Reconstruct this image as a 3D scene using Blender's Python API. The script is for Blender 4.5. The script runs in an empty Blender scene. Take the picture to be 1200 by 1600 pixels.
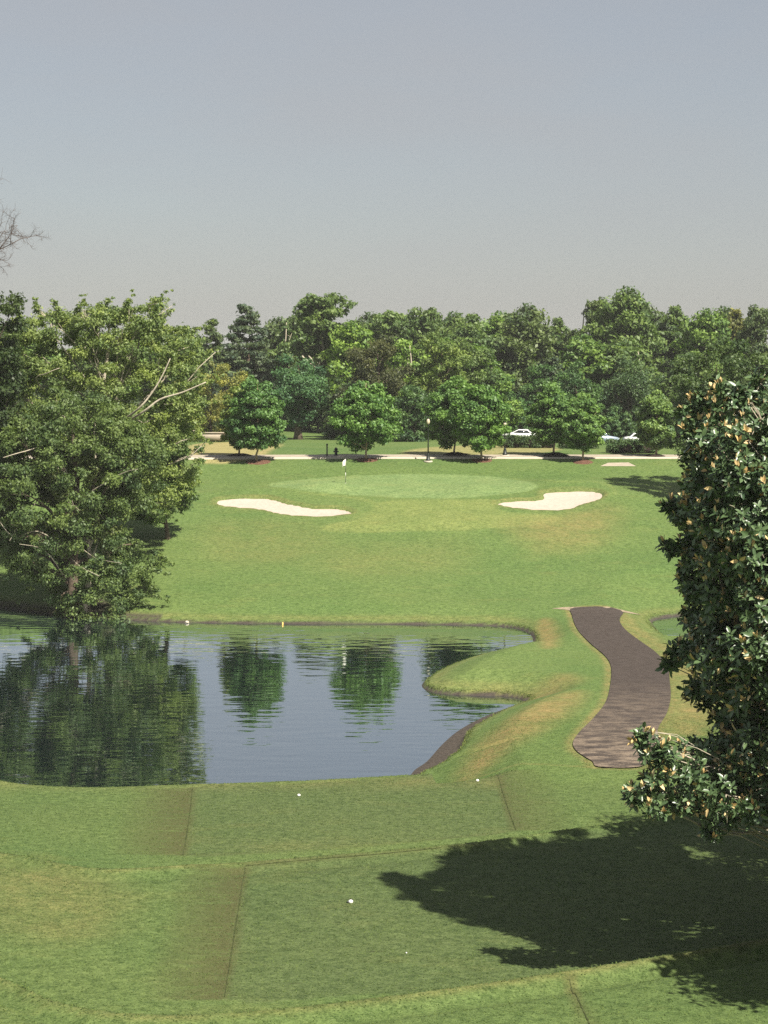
import bpy, math, random
import numpy as np
from mathutils import Vector

# ------------------------------------------------------------------ camera, sky, sun, exposure
scene = bpy.context.scene
col = scene.collection
EYE = 19.5            # metres above the pond
FOC = 3000.0          # focal length for a picture 1600 high
HOR = 550.0           # row of the horizon in a picture 1600 high
cam_data = bpy.data.cameras.new('camera')
cam = bpy.data.objects.new('camera', cam_data); col.objects.link(cam)
cam.location = (0, 0, EYE)
cam.rotation_euler = (math.radians(90), 0, 0)
cam_data.sensor_fit = 'VERTICAL'; cam_data.sensor_height = 36.0; cam_data.sensor_width = 27.0
cam_data.lens = FOC / 1600.0 * 36.0
cam_data.shift_y = (HOR - 800.0) / 1600.0
cam_data.clip_start = 0.5; cam_data.clip_end = 9000
scene.camera = cam

SUN = Vector((0.41, -0.48, 0.77)).normalized()      # towards the sun
elev = math.asin(SUN.z)
world = bpy.data.worlds.new('World'); scene.world = world
world.use_nodes = True
wn = world.node_tree; wn.nodes.clear()
w_out = wn.nodes.new('ShaderNodeOutputWorld'); w_bg = wn.nodes.new('ShaderNodeBackground')
sky = wn.nodes.new('ShaderNodeTexSky'); sky.sky_type = 'NISHITA'; sky.sun_disc = False
sky.sun_elevation = elev; sky.sun_rotation = math.atan2(SUN.x, SUN.y)
sky.altitude = 0; sky.air_density = 1.0; sky.dust_density = 1.0; sky.ozone_density = 1.2
hs = wn.nodes.new('ShaderNodeHueSaturation'); hs.inputs['Saturation'].default_value = 0.8
wn.links.new(sky.outputs['Color'], hs.inputs['Color'])
veil = wn.nodes.new('ShaderNodeMix'); veil.data_type = 'RGBA'; veil.inputs[0].default_value = 0.62
veil.inputs[7].default_value = (4.6, 4.6, 4.7, 1)          # thin even cloud over the blue
tc = wn.nodes.new('ShaderNodeTexCoord'); vmap = wn.nodes.new('ShaderNodeMapping'); vmap.inputs['Scale'].default_value = (1, 1, 3.5)
vno = wn.nodes.new('ShaderNodeTexNoise'); vno.inputs['Scale'].default_value = 3.2; vno.inputs['Detail'].default_value = 6; vno.inputs['Roughness'].default_value = .55
wn.links.new(tc.outputs['Generated'], vmap.inputs['Vector']); wn.links.new(vmap.outputs['Vector'], vno.inputs['Vector'])
vr = wn.nodes.new('ShaderNodeMapRange'); vr.inputs['From Min'].default_value = .3; vr.inputs['From Max'].default_value = .7
vr.inputs['To Min'].default_value = .42; vr.inputs['To Max'].default_value = .70
wn.links.new(vno.outputs['Fac'], vr.inputs['Value']); wn.links.new(vr.outputs['Result'], veil.inputs[0])
wn.links.new(hs.outputs['Color'], veil.inputs[6]); wn.links.new(veil.outputs[2], w_bg.inputs['Color'])
w_bg.inputs['Strength'].default_value = 0.052
wn.links.new(w_bg.outputs['Background'], w_out.inputs['Surface'])

sun_d = bpy.data.lights.new('sun', 'SUN'); sun_d.energy = 5.0; sun_d.angle = math.radians(0.6)
sun_d.color = (1.0, 0.94, 0.82)
sun = bpy.data.objects.new('sun', sun_d); col.objects.link(sun)
sun.rotation_euler = SUN.to_track_quat('Z', 'Y').to_euler()
sun.location = (60, -30, 80)

scene.view_settings.view_transform = 'Standard'
scene.view_settings.look = 'None'
scene.view_settings.exposure = 0.92
scene.view_settings.gamma = 1.0
scene.view_settings.use_curve_mapping = False
scene.render.engine = 'CYCLES'
scene.cycles.max_bounces = 6
scene.cycles.transparent_max_bounces = 4
scene.cycles.use_denoising = False

R = np.random.default_rng(7)
random.seed(7)

# ------------------------------------------------------------------ small helpers
def mesh_np(name, verts, faces, mats=(), smooth=False, attrs=None, mat_idx=None):
    """mesh from numpy arrays; faces is (n,3) or (n,4), or a list of such arrays"""
    if isinstance(faces, np.ndarray): faces = [faces]
    me = bpy.data.meshes.new(name)
    verts = np.asarray(verts, dtype=np.float32)
    me.vertices.add(len(verts)); me.vertices.foreach_set('co', verts.ravel())
    loops = np.concatenate([f.ravel() for f in faces]).astype(np.int32)
    sizes = np.concatenate([np.full(len(f), f.shape[1]) for f in faces]).astype(np.int32)
    starts = np.concatenate([[0], np.cumsum(sizes)[:-1]]).astype(np.int32)
    me.loops.add(len(loops)); me.loops.foreach_set('vertex_index', loops)
    me.polygons.add(len(sizes)); me.polygons.foreach_set('loop_start', starts); me.polygons.foreach_set('loop_total', sizes)
    if smooth: me.polygons.foreach_set('use_smooth', np.ones(len(sizes), dtype=bool))
    if mat_idx is not None: me.polygons.foreach_set('material_index', np.asarray(mat_idx, dtype=np.int32))
    for m in mats: me.materials.append(m)
    me.update(calc_edges=True)
    for k, v in (attrs or {}).items():
        v = np.asarray(v, dtype=np.float32)
        if v.ndim == 1:
            a = me.attributes.new(k, 'FLOAT', 'POINT'); a.data.foreach_set('value', v)
        else:
            a = me.attributes.new(k, 'FLOAT_COLOR', 'POINT')
            c = np.ones((len(v), 4), dtype=np.float32); c[:, :v.shape[1]] = v
            a.data.foreach_set('color', c.ravel())
    me.validate()
    return me

def link(name, me, parent=None, loc=(0, 0, 0)):
    o = bpy.data.objects.new(name, me); col.objects.link(o); o.location = loc
    if parent is not None: o.parent = parent
    return o

def empty(name, loc, label, cat, group=None):
    o = bpy.data.objects.new(name, None); col.objects.link(o); o.location = loc
    o.empty_display_size = 0.3
    tag(o, label, cat, group)
    return o

def tag(o, label=None, cat=None, group=None, kind=None):
    if label: o['label'] = label
    if cat: o['category'] = cat
    if group: o['group'] = group
    if kind: o['kind'] = kind
    return o

class MB:
    """collects tubes, boxes, lathes into one mesh"""
    def __init__(s): s.v = []; s.q = []; s.t = []; s.n = 0
    def add(s, v, q=None, t=None):
        v = np.asarray(v, float)
        if q is not None and len(q): s.q.append(np.asarray(q, int) + s.n)
        if t is not None and len(t): s.t.append(np.asarray(t, int) + s.n)
        s.v.append(v); s.n += len(v)
    def tube(s, pts, radii, n=6, cap=True):
        pts = np.asarray(pts, float); k = len(pts)
        radii = np.broadcast_to(np.asarray(radii, float), (k,))
        tan = np.gradient(pts, axis=0); tan /= np.linalg.norm(tan, axis=1)[:, None] + 1e-9
        ref = np.array([0.31, 0.95, 0.05]) if abs(tan[0][2]) > 0.7 else np.array([0.02, 0.05, 1.0])
        u = np.cross(tan, ref); u /= np.linalg.norm(u, axis=1)[:, None] + 1e-9
        w = np.cross(tan, u)
        a = np.arange(n) * 2 * math.pi / n
        ring = pts[:, None, :] + radii[:, None, None] * (np.cos(a)[None, :, None] * u[:, None, :] + np.sin(a)[None, :, None] * w[:, None, :])
        v = ring.reshape(-1, 3)
        i, j = np.meshgrid(np.arange(k - 1), np.arange(n), indexing='ij')
        i = i.ravel(); j = j.ravel(); jn = (j + 1) % n
        q = np.stack([i * n + j, i * n + jn, (i + 1) * n + jn, (i + 1) * n + j], 1)
        t = None
        if cap:
            v = np.vstack([v, pts[-1], pts[0]]); m = k * n
            jj = np.arange(n)
            t = np.vstack([np.stack([(k - 1) * n + jj, (k - 1) * n + (jj + 1) % n, np.full(n, m)], 1),
                           np.stack([(jj + 1) % n, jj, np.full(n, m + 1)], 1)])
        s.add(v, q, t)
    def lathe(s, prof, n=14, c=(0, 0, 0)):
        pts = np.array([[c[0], c[1], c[2] + z] for r, z in prof]); s.tube(pts, [max(r, 1e-4) for r, z in prof], n)
    def box(s, c, d, bev=0.0):
        x, y, z = np.array(d) / 2.0
        v = np.array([[sx * x, sy * y, sz * z] for sz in (-1, 1) for sy in (-1, 1) for sx in (-1, 1)]) + np.array(c)
        s.add(v, [[0, 2, 3, 1], [4, 5, 7, 6], [0, 1, 5, 4], [2, 6, 7, 3], [0, 4, 6, 2], [1, 3, 7, 5]])
    def mesh(s, name, mats, smooth=True):
        f = []
        if s.q: f.append(np.vstack(s.q))
        if s.t: f.append(np.vstack(s.t))
        return mesh_np(name, np.vstack(s.v), f, mats, smooth)
    def build(s, name, mat, parent=None, loc=(0, 0, 0), smooth=True):
        return link(name, s.mesh(name, [mat], smooth), parent, loc)

def sstep(t):
    t = np.clip(t, 0, 1); return t * t * (3 - 2 * t)

def smooth_poly(p, closed=True, sub=6):
    p = np.asarray(p, float); n = len(p); out = []
    rng_i = range(n) if closed else range(n - 1)
    for i in rng_i:
        if closed: p0, p1, p2, p3 = p[i - 1], p[i], p[(i + 1) % n], p[(i + 2) % n]
        else: p0, p1, p2, p3 = p[max(i - 1, 0)], p[i], p[i + 1], p[min(i + 2, n - 1)]
        for k in range(sub):
            t = k / sub
            out.append(0.5 * ((2 * p1) + (-p0 + p2) * t + (2 * p0 - 5 * p1 + 4 * p2 - p3) * t * t + (-p0 + 3 * p1 - 3 * p2 + p3) * t ** 3))
    if not closed: out.append(p[-1])
    return np.array(out)

def sdf(P, poly):
    """signed distance of points (n,2) to closed polygon, negative inside"""
    out = np.empty(len(P)); a = poly; b = np.roll(poly, -1, 0); e = b - a; el = (e ** 2).sum(1) + 1e-12
    for s in range(0, len(P), 20000):
        p = P[s:s + 20000]; w = p[:, None, :] - a[None]
        t = np.clip((w * e[None]).sum(2) / el, 0, 1)
        d = np.sqrt(((w - t[..., None] * e[None]) ** 2).sum(2)).min(1)
        y = p[:, 1][:, None]; x = p[:, 0][:, None]
        c1 = (a[None, :, 1] > y) != (b[None, :, 1] > y)
        xi = a[None, :, 0] + (y - a[None, :, 1]) * e[None, :, 0] / np.where(np.abs(e[None, :, 1]) < 1e-9, 1e-9, e[None, :, 1])
        ins = ((c1 & (x < xi)).sum(1) % 2) == 1
        out[s:s + 20000] = np.where(ins, -d, d)
    return out

def sdf_box(P, poly, pad=8.0, far=99.0):
    lo = poly.min(0) - pad; hi = poly.max(0) + pad
    m = ((P >= lo) & (P <= hi)).all(1)
    o = np.full(len(P), far)
    if m.any(): o[m] = sdf(P[m], poly)
    return o

def dist_line(P, line, pad=6.0):
    lo = line.min(0) - pad; hi = line.max(0) + pad
    m = ((P >= lo) & (P <= hi)).all(1); o = np.full(len(P), 99.0)
    if m.any():
        p = P[m]; a = line[:-1]; e = line[1:] - a; el = (e ** 2).sum(1) + 1e-12; r = np.empty(len(p))
        for s in range(0, len(p), 20000):
            w = p[s:s + 20000, None, :] - a[None]; t = np.clip((w * e[None]).sum(2) / el, 0, 1)
            r[s:s + 20000] = np.sqrt(((w - t[..., None] * e[None]) ** 2).sum(2)).min(1)
        o[m] = r
    return o

def level(px, py, z=0.0):
    """where the line of sight through a picture position meets the level z"""
    d = FOC * (EYE - z) / (np.asarray(py, float) - HOR)
    return np.stack([(np.asarray(px, float) - 600) / FOC * d, d], -1)

def pt(px, py, d):
    return np.array([(px - 600) / FOC * d, d, EYE - (py - HOR) / FOC * d])

# ------------------------------------------------------------------ the lie of the land
shore_px = [(-420, 960), (-330, 930), (-200, 936), (-90, 941), (0, 949), (60, 957), (150, 965), (250, 971), (330, 973), (450, 974.5), (600, 975), (700, 976),
            (780, 978), (815, 983), (832, 991), (837, 1002), (833, 1011), (800, 1017), (760, 1025), (720, 1037), (690, 1050), (671, 1062),
            (664, 1070), (668, 1077), (690, 1083), (730, 1086), (780, 1087), (815, 1091), (828, 1098), (805, 1106), (765, 1121), (728, 1141),
            (702, 1163), (678, 1190), (655, 1208), (638, 1244), (600, 1250), (456, 1259), (312, 1264), (168, 1269), (101, 1265), (64, 1255), (24, 1239), (-20, 1220), (-75, 1197), (-200, 1130), (-400, 1045)]
SHORE = smooth_poly(level(*np.array(shore_px).T), sub=5)
grass_edge_px = [(830, 1098), (800, 1113), (775, 1126), (748, 1142), (733, 1153), (727, 1165), (722, 1180), (712, 1193), (690, 1203), (660, 1212), (640, 1225),
                 (600, 1225), (640, 1190), (690, 1150), (760, 1110), (815, 1094)]
MUD = smooth_poly(level(*np.array(grass_edge_px).T), sub=4)
pond2_px = [(1016, 971), (1030, 966), (1060, 962), (1110, 961), (1160, 972), (1165, 990), (1130, 1003), (1075, 1006), (1050, 1003), (1030, 990), (1020, 980)]
SHORE2 = smooth_poly(level(*np.array(pond2_px).T), sub=5)

def crest(pts, z):
    p = level(*np.array(pts, float).T, z)
    s = smooth_poly(p, closed=False, sub=6)
    o = np.argsort(s[:, 0]); return s[o]
C1 = crest([(-300, 1310), (0, 1335), (150, 1360), (300, 1354), (383, 1350), (600, 1332), (750, 1318), (900, 1297), (1060, 1275), (1200, 1252), (1500, 1200)], 2.7)
C2 = crest([(-200, 1460), (0, 1530), (100, 1572), (230, 1590), (400, 1584), (600, 1562), (830, 1530), (1020, 1500), (1200, 1470), (1500, 1420)], 3.5)

_ys = np.arange(130, 3200, 0.5)
_zt = np.interp(_ys, [130, 138, 145, 155, 162, 170, 173, 180, 183, 186, 190, 196, 205, 220, 260, 300, 400, 1000, 3200],
                [.45, .75, 1.5, 3.05, 4.3, 5.95, 6.5, 7.3, 7.6, 8.25, 8.95, 9.08, 9.05, 8.7, 7.7, 7.4, 9, 14, 14])
_k = np.exp(-np.linspace(-2, 2, 9) ** 2); _k /= _k.sum()
_zs = np.convolve(np.pad(_zt, 4, mode='edge'), _k, 'valid')

BUNKER_A = smooth_poly(np.array([(337, 784), (345, 779), (375, 777), (420, 777), (450, 785), (490, 792), (530, 793), (550, 799), (546, 803), (510, 806),
                        (470, 806), (435, 802), (410, 796), (375, 793), (348, 790)]), sub=4)
BUNKER_B = smooth_poly(np.array([(776, 785), (800, 781), (830, 780), (848, 777), (848, 769), (870, 766), (910, 765), (935, 767), (943, 772), (935, 780),
                        (905, 789), (890, 795), (860, 797), (820, 795), (790, 791)]), sub=4)
GROUND_CUTS = []      # filled with world polygons of the bunkers (once the land is known)

def wob(x, y, s, seed):
    """smooth gentle undulation"""
    r = np.random.default_rng(seed); o = np.zeros_like(x)
    for k in range(6):
        a = r.uniform(0, 6.28); f = s * r.uniform(.5, 1.6); o += np.sin((x * math.cos(a) + y * math.sin(a)) * f + r.uniform(0, 6.28))
    return o / 6

def land(x, y, cuts=True):
    x = np.asarray(x, float).ravel(); y = np.asarray(y, float).ravel()
    P = np.stack([x, y], 1)
    yc1 = np.interp(x, C1[:, 0], C1[:, 1]); yc2 = np.interp(x, C2[:, 0], C2[:, 1])
    a1 = np.interp(x, [-14, -6, 4], [.55, .7, .8])
    znear = 3.5 - .55 * sstep((y - yc2) / 1.6) - .25 * sstep((y - yc2) / .45) - (a1 - .2) * sstep((y - yc1) / 1.6) - .2 * sstep((y - yc1) / .4)
    # little raised lips along the crests
    znear += .09 * np.exp(-((y - yc1 + .1) / .3) ** 2) + .10 * np.exp(-((y - yc2 + .1) / .28) ** 2) - .10 * np.exp(-((y - yc1 + .95) / .4) ** 2) - .17 * np.exp(-((y - yc2 + .95) / .42) ** 2)
    zr = np.interp(y, [60, 74, 80, 86, 92, 110, 138], [1.9, 1.9, 1.85, 1.6, 1.35, 1.05, .75]); zl = np.interp(y, [60, 97, 110, 138], [1.9, 1.9, 1.05, .75]); wl = sstep((x + 1) / 4); zmid = zl * (1 - wl) + zr * wl
    w = sstep((y - 70) / 5)
    z = znear * (1 - w) + zmid * w
    zh = np.interp(y, _ys, _zs)
    w2 = sstep((y - 133) / 7); z = z * (1 - w2) + zh * w2
    z += np.where((y > 150) & (y < 187), .16, .05) * wob(x, y, .22, 3) * sstep((y - 84) / 8)
    # mounds about the green
    for gx, gy, sx, sy, h in ((-5.5, 176.5, 3.2, 1.8, .55), (-12.5, 175, 3.5, 1.6, .4), (8.5, 176.0, 2.2, 2.0, .4), (17, 178, 4.0, 2.6, .75), (21.5, 174, 3, 3, .35), (4, 164, 9, 3.5, .45), (13, 160, 5, 3, .35)):
        z += h * np.exp(-((x - gx) / sx) ** 2 - ((y - gy) / sy) ** 2)
    # peninsula back and path shoulder
    z += .3 * np.exp(-((x - 6.5) / 3.5) ** 2 - ((y - 119) / 4.0) ** 2)
    z += np.interp(np.abs(x), [60, 200, 900], [0, 4, 10]) * sstep((y - 120) / 120)
    if cuts:
        s = np.minimum(sdf_box(P, SHORE, 22), sdf_box(P, SHORE2, 8))
        ms = sdf_box(P, MUD, 4)
        far_side = y > 128
        slope = np.where(far_side, .24, .30)
        slope = np.where((y < 96) & (x < 4), .50, slope)
        slope = np.where((x > 2) & (x < 11) & (y < 111), .33, slope)
        lip = .24 * np.clip((s + .22) / .30, 0, 1)
        lip = np.where(far_side & (x > -15) & (x < 9), lip * .9, lip)
        lip = np.where(y < 90, lip * .5, lip)
        bank = np.where(s > -.22, lip - .05 + slope * np.maximum(s, 0), -.05 + (s + .22) * .6)
        z = np.minimum(z, np.where(s < 21, bank + .02 * wob(x, y, 3.0, 9), 99))
        z = np.maximum(z, -1.6)
        # mud flat: a shallow shelf
        mz = .03 + .055 * np.clip(s, 0, 3)
        z = np.where((ms < 0) & (s > -1.2), np.where(s > 0, np.minimum(z, mz), np.maximum(z, .03 + s * .09)), z)
        for poly in GROUND_CUTS:
            d = sdf_box(P, poly, 3)
            z = z - .42 * sstep((.12 - d) / .55) + .10 * np.exp(-((d - .35) / .3) ** 2) * (d < 2)
    return z

def hit(px, py, cuts=False):
    """ground points seen at picture positions"""
    px = np.atleast_1d(np.asarray(px, float)); py = np.atleast_1d(np.asarray(py, float))
    D = np.concatenate([np.arange(44, 320, .25), np.arange(320, 900, 2)])
    out = []
    for a, b in zip(px, py):
        X = (a - 600) / FOC * D; Z = EYE - (b - HOR) / FOC * D
        g = land(X, D, cuts) - Z
        i = int(np.argmax(g > 0)); i = max(i, 1)
        t = -g[i - 1] / (g[i] - g[i - 1] + 1e-12); d = D[i - 1] + np.clip(t, 0, 1) * (D[i] - D[i - 1])
        out.append(((a - 600) / FOC * d, d))
    return np.array(out)

def gz(x, y): return float(land([x], [y])[0])
def spot(px, py):
    p = hit(px, py)[0]; return np.array([p[0], p[1], gz(p[0], p[1])])

wA = hit(*BUNKER_A.T); wB = hit(*BUNKER_B.T)
GROUND_CUTS += [wA, wB]

# ------------------------------------------------------------------ air
hm = bpy.data.materials.new('haze'); hm.use_nodes = True; hm.node_tree.nodes.clear()
ho = hm.node_tree.nodes.new('ShaderNodeOutputMaterial'); hv = hm.node_tree.nodes.new('ShaderNodeVolumePrincipled')
hv.inputs['Color'].default_value = (.93, .93, .90, 1); hv.inputs['Density'].default_value = .00014
hm.node_tree.links.new(hv.outputs['Volume'], ho.inputs['Volume'])
_a, _b, _c, _d, _e, _f = -2600, 2600, -400, 3400, -3.0, 42.0
haze = link('haze', mesh_np('haze', [[x, y, z] for z in (_e, _f) for y in (_c, _d) for x in (_a, _b)],
            np.array([[0, 2, 3, 1], [4, 5, 7, 6], [0, 1, 5, 4], [2, 6, 7, 3], [0, 4, 6, 2], [1, 3, 7, 5]]), [hm]))
tag(haze, 'thin warm summer haze', kind='stuff')

# ------------------------------------------------------------------ materials
def new_mat(name):
    m = bpy.data.materials.new(name); m.use_nodes = True
    nt = m.node_tree; b = nt.nodes['Principled BSDF']; return m, nt, b
def N(nt, t, **kw):
    n = nt.nodes.new(t)
    for k, v in kw.items():
        if k in n.inputs: n.inputs[k].default_value = v
        else: setattr(n, k, v)
    return n
def mixc(nt, f, a, b, mode='MIX'):
    n = nt.nodes.new('ShaderNodeMix'); n.data_type = 'RGBA'; n.blend_type = mode
    for s, v in ((n.inputs[0], f), (n.inputs[6], a), (n.inputs[7], b)):
        if isinstance(v, bpy.types.NodeSocket): nt.links.new(v, s)
        elif isinstance(v, (int, float)): s.default_value = v
        else: s.default_value = (*v, 1)
    return n.outputs[2]
def mth(nt, op, a, b=0.0, clamp=False):
    n = nt.nodes.new('ShaderNodeMath'); n.operation = op; n.use_clamp = clamp
    for s, v in ((n.inputs[0], a), (n.inputs[1], b)):
        if isinstance(v, bpy.types.NodeSocket): nt.links.new(v, s)
        else: s.default_value = v
    return n.outputs[0]
def noise(nt, scale, detail=3, rough=.55, vec=None, stretch=None):
    n = N(nt, 'ShaderNodeTexNoise'); n.inputs['Scale'].default_value = scale; n.inputs['Detail'].default_value = detail; n.inputs['Roughness'].default_value = rough
    g = N(nt, 'ShaderNodeNewGeometry'); v = g.outputs['Position'] if vec is None else vec
    if stretch:
        mp = N(nt, 'ShaderNodeMapping'); mp.inputs['Scale'].default_value = stretch; nt.links.new(v, mp.inputs['Vector']); v = mp.outputs['Vector']
    nt.links.new(v, n.inputs['Vector']); return n.outputs['Fac']
def ramp(nt, f, lo, hi):
    n = N(nt, 'ShaderNodeMapRange'); nt.links.new(f, n.inputs['Value'])
    n.inputs['From Min'].default_value = lo; n.inputs['From Max'].default_value = hi; return n.outputs['Result']
def simple(name, c, rough=.6, var=.25, scale=8, metallic=0, spec=.4):
    m, nt, b = new_mat(name)
    f = ramp(nt, noise(nt, scale, 4), .3, .7)
    c = np.array(c); nt.links.new(mixc(nt, f, tuple(c * (1 - var)), tuple(np.minimum(c * (1 + var), 1))), b.inputs['Base Color'])
    b.inputs['Roughness'].default_value = rough; b.inputs['Metallic'].default_value = metallic; b.inputs['Specular IOR Level'].default_value = spec
    return m

# grass, with its mown areas, dried patches, painted rim light, near darkening and bare earth as attributes of the land
GR, nt, bs = new_mat('turf')
def attr(nt, name):
    a = N(nt, 'ShaderNodeAttribute'); a.attribute_name = name; return a
a1 = attr(nt, 'mown'); a2 = attr(nt, 'wear_and_lit'); a3 = attr(nt, 'scuff')
s1 = N(nt, 'ShaderNodeSeparateColor'); nt.links.new(a1.outputs['Color'], s1.inputs[0])
s2 = N(nt, 'ShaderNodeSeparateColor'); nt.links.new(a2.outputs['Color'], s2.inputs[0])
big = ramp(nt, noise(nt, .07, 4, .6), .35, .65)
med = ramp(nt, noise(nt, .55, 5, .65, stretch=(1, 1, .2)), .3, .7)
fin = ramp(nt, noise(nt, 5.0, 4, .7), .28, .72)
spk = ramp(nt, noise(nt, 24.0, 2, .7), .25, .75)
rough_c = mixc(nt, big, (.082, .138, .037), (.116, .164, .047))
tee_c = mixc(nt, big, (.070, .102, .036), (.086, .114, .040))
green_c = mixc(nt, med, (.140, .210, .075), (.168, .228, .082))
fringe_c = mixc(nt, med, (.148, .19, .055), (.18, .212, .064))
c = mixc(nt, s1.outputs[0], rough_c, tee_c)
c = mixc(nt, s1.outputs[1], c, green_c)
c = mixc(nt, s1.outputs[2], c, fringe_c)
dry_lit_f = mth(nt, 'MULTIPLY', s2.outputs[0], mth(nt, 'ADD', mth(nt, 'MULTIPLY', med, .9), .45), True)
c = mixc(nt, dry_lit_f, c, (.22, .17, .065))
c = mixc(nt, mth(nt, 'MULTIPLY', s2.outputs[2], 1.0, True), c, mixc(nt, med, (.26, .235, .095), (.32, .275, .12)))
c = mixc(nt, mth(nt, 'MULTIPLY', ramp(nt, noise(nt, .33, 5, .7, stretch=(.6, 1.4, .2)), .55, .8), .32), c, (.185, .17, .055))
c = mixc(nt, mth(nt, 'MULTIPLY', mth(nt, 'SUBTRACT', 1.0, med), .30), c, mixc(nt, .5, c, (.03, .075, .012)))
tex = mth(nt, 'ADD', mth(nt, 'MULTIPLY', noise(nt, 3.2, 4, .75, stretch=(1, 1.3, .3)), .8), mth(nt, 'MULTIPLY', noise(nt, 13.0, 3, .8, stretch=(1, 1.6, .3)), 1.0))
txr = N(nt, 'ShaderNodeMapRange'); nt.links.new(tex, txr.inputs['Value'])
txr.inputs['From Min'].default_value = .68; txr.inputs['From Max'].default_value = 1.12; txr.inputs['To Min'].default_value = .35; txr.inputs['To Max'].default_value = 1.55
vc = N(nt, 'ShaderNodeCombineColor'); nt.links.new(txr.outputs[0], vc.inputs[0]); nt.links.new(mth(nt, 'ADD', mth(nt, 'MULTIPLY', txr.outputs[0], .85), .13), vc.inputs[1]); nt.links.new(txr.outputs[0], vc.inputs[2])
c = mixc(nt, 1.0, c, vc.outputs[0], 'MULTIPLY')
c = mixc(nt, mth(nt, 'MULTIPLY', ramp(nt, spk, .72, 1.0), .22), c, (.42, .42, .22))
# divots: small dark slots stretched across the tee
dv = ramp(nt, noise(nt, 1.5, 3, .5, stretch=(.5, 2.2, .3)), .68, .73)
c = mixc(nt, mth(nt, 'MULTIPLY', mth(nt, 'MULTIPLY', dv, s1.outputs[0], True), .5), c, (.045, .05, .02))
scf = mth(nt, 'MULTIPLY', a3.outputs['Fac'], ramp(nt, noise(nt, 1.1, 5, .7, stretch=(.7, 2.6, .2)), .2, .5), True)
c = mixc(nt, scf, c, mixc(nt, spk, (.050, .053, .020), (.096, .096, .037)))
earth = mixc(nt, fin, (.036, .030, .025), (.078, .064, .052))
c = mixc(nt, s2.outputs[1], c, earth)
nt.links.new(c, bs.inputs['Base Color']); bs.inputs['Roughness'].default_value = .85; bs.inputs['Specular IOR Level'].default_value = .15
bp = N(nt, 'ShaderNodeBump'); bp.inputs['Strength'].default_value = .55; bp.inputs['Distance'].default_value = .06
nt.links.new(mth(nt, 'ADD', mth(nt, 'MULTIPLY', noise(nt, 14.0, 4, .75), .8), mth(nt, 'MULTIPLY', noise(nt, 1.2, 4, .6), .9)), bp.inputs['Height'])
nt.links.new(bp.outputs['Normal'], bs.inputs['Normal'])

WATER, nt, bs = new_mat('pond_water')
bs.inputs['Base Color'].default_value = (.008, .015, .016, 1); bs.inputs['Roughness'].default_value = .02; bs.inputs['IOR'].default_value = 1.4
bs.inputs['Specular IOR Level'].default_value = .5
w1 = noise(nt, 1.0, 1.5, .4, stretch=(.62, 1.15, 1))
w2 = noise(nt, .33, 2, .5, stretch=(.7, 1.5, 1))
mp = N(nt, 'ShaderNodeMapping'); mp.inputs['Rotation'].default_value = (0, 0, math.radians(-24)); mp.inputs['Scale'].default_value = (.30, 1.15, 1)
g = N(nt, 'ShaderNodeNewGeometry'); nt.links.new(g.outputs['Position'], mp.inputs['Vector'])
w3 = noise(nt, 1.0, 1, .4, vec=mp.outputs['Vector'])
hgt = mth(nt, 'ADD', mth(nt, 'ADD', mth(nt, 'MULTIPLY', w1, .035), mth(nt, 'MULTIPLY', w2, .015)), mth(nt, 'MULTIPLY', w3, .03))
calm = ramp(nt, noise(nt, .05, 2, .5), .3, .7)
hgt = mth(nt, 'ADD', hgt, mth(nt, 'MULTIPLY', noise(nt, 1.0, 1, .4, stretch=(1.6, 3.4, 1)), .006))
hgt = mth(nt, 'MULTIPLY', hgt, mth(nt, 'ADD', mth(nt, 'MULTIPLY', calm, .8), .45))
bp = N(nt, 'ShaderNodeBump'); bp.inputs['Strength'].default_value = 1.0; bp.inputs['Distance'].default_value = .36
nt.links.new(hgt, bp.inputs['Height']); nt.links.new(bp.outputs['Normal'], bs.inputs['Normal'])
gl = N(nt, 'ShaderNodeBsdfGlossy'); gl.inputs['Roughness'].default_value = .02; gl.inputs['Color'].default_value = (.86, .94, 1.0, 1); nt.links.new(bp.outputs['Normal'], gl.inputs['Normal'])
lw = N(nt, 'ShaderNodeFresnel'); lw.inputs['IOR'].default_value = 2.3; nt.links.new(bp.outputs['Normal'], lw.inputs['Normal'])
mx = N(nt, 'ShaderNodeMixShader'); nt.links.new(mth(nt, 'ADD', mth(nt, 'MULTIPLY', lw.outputs[0], .95), .12, True), mx.inputs[0])
nt.links.new(bs.outputs[0], mx.inputs[1]); nt.links.new(gl.outputs[0], mx.inputs[2]); nt.links.new(mx.outputs[0], nt.nodes['Material Output'].inputs['Surface'])

SAND = simple('bunker_sand', (.42, .35, .295), .95, .08, 3.0, spec=.1)
nt = SAND.node_tree; bp = N(nt, 'ShaderNodeBump'); bp.inputs['Strength'].default_value = .5; bp.inputs['Distance'].default_value = .08
nt.links.new(noise(nt, 3.5, 5, .7), bp.inputs['Height']); nt.links.new(bp.outputs['Normal'], nt.nodes['Principled BSDF'].inputs['Normal'])
ROADM = simple('pale_concrete', (.34, .29, .225), .9, .12, 1.5)
APRM = simple('sandy_gravel', (.25, .20, .135), .95, .3, 4)
KERB = simple('kerb_concrete', (.46, .41, .33), .9, .1, 3)

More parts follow.
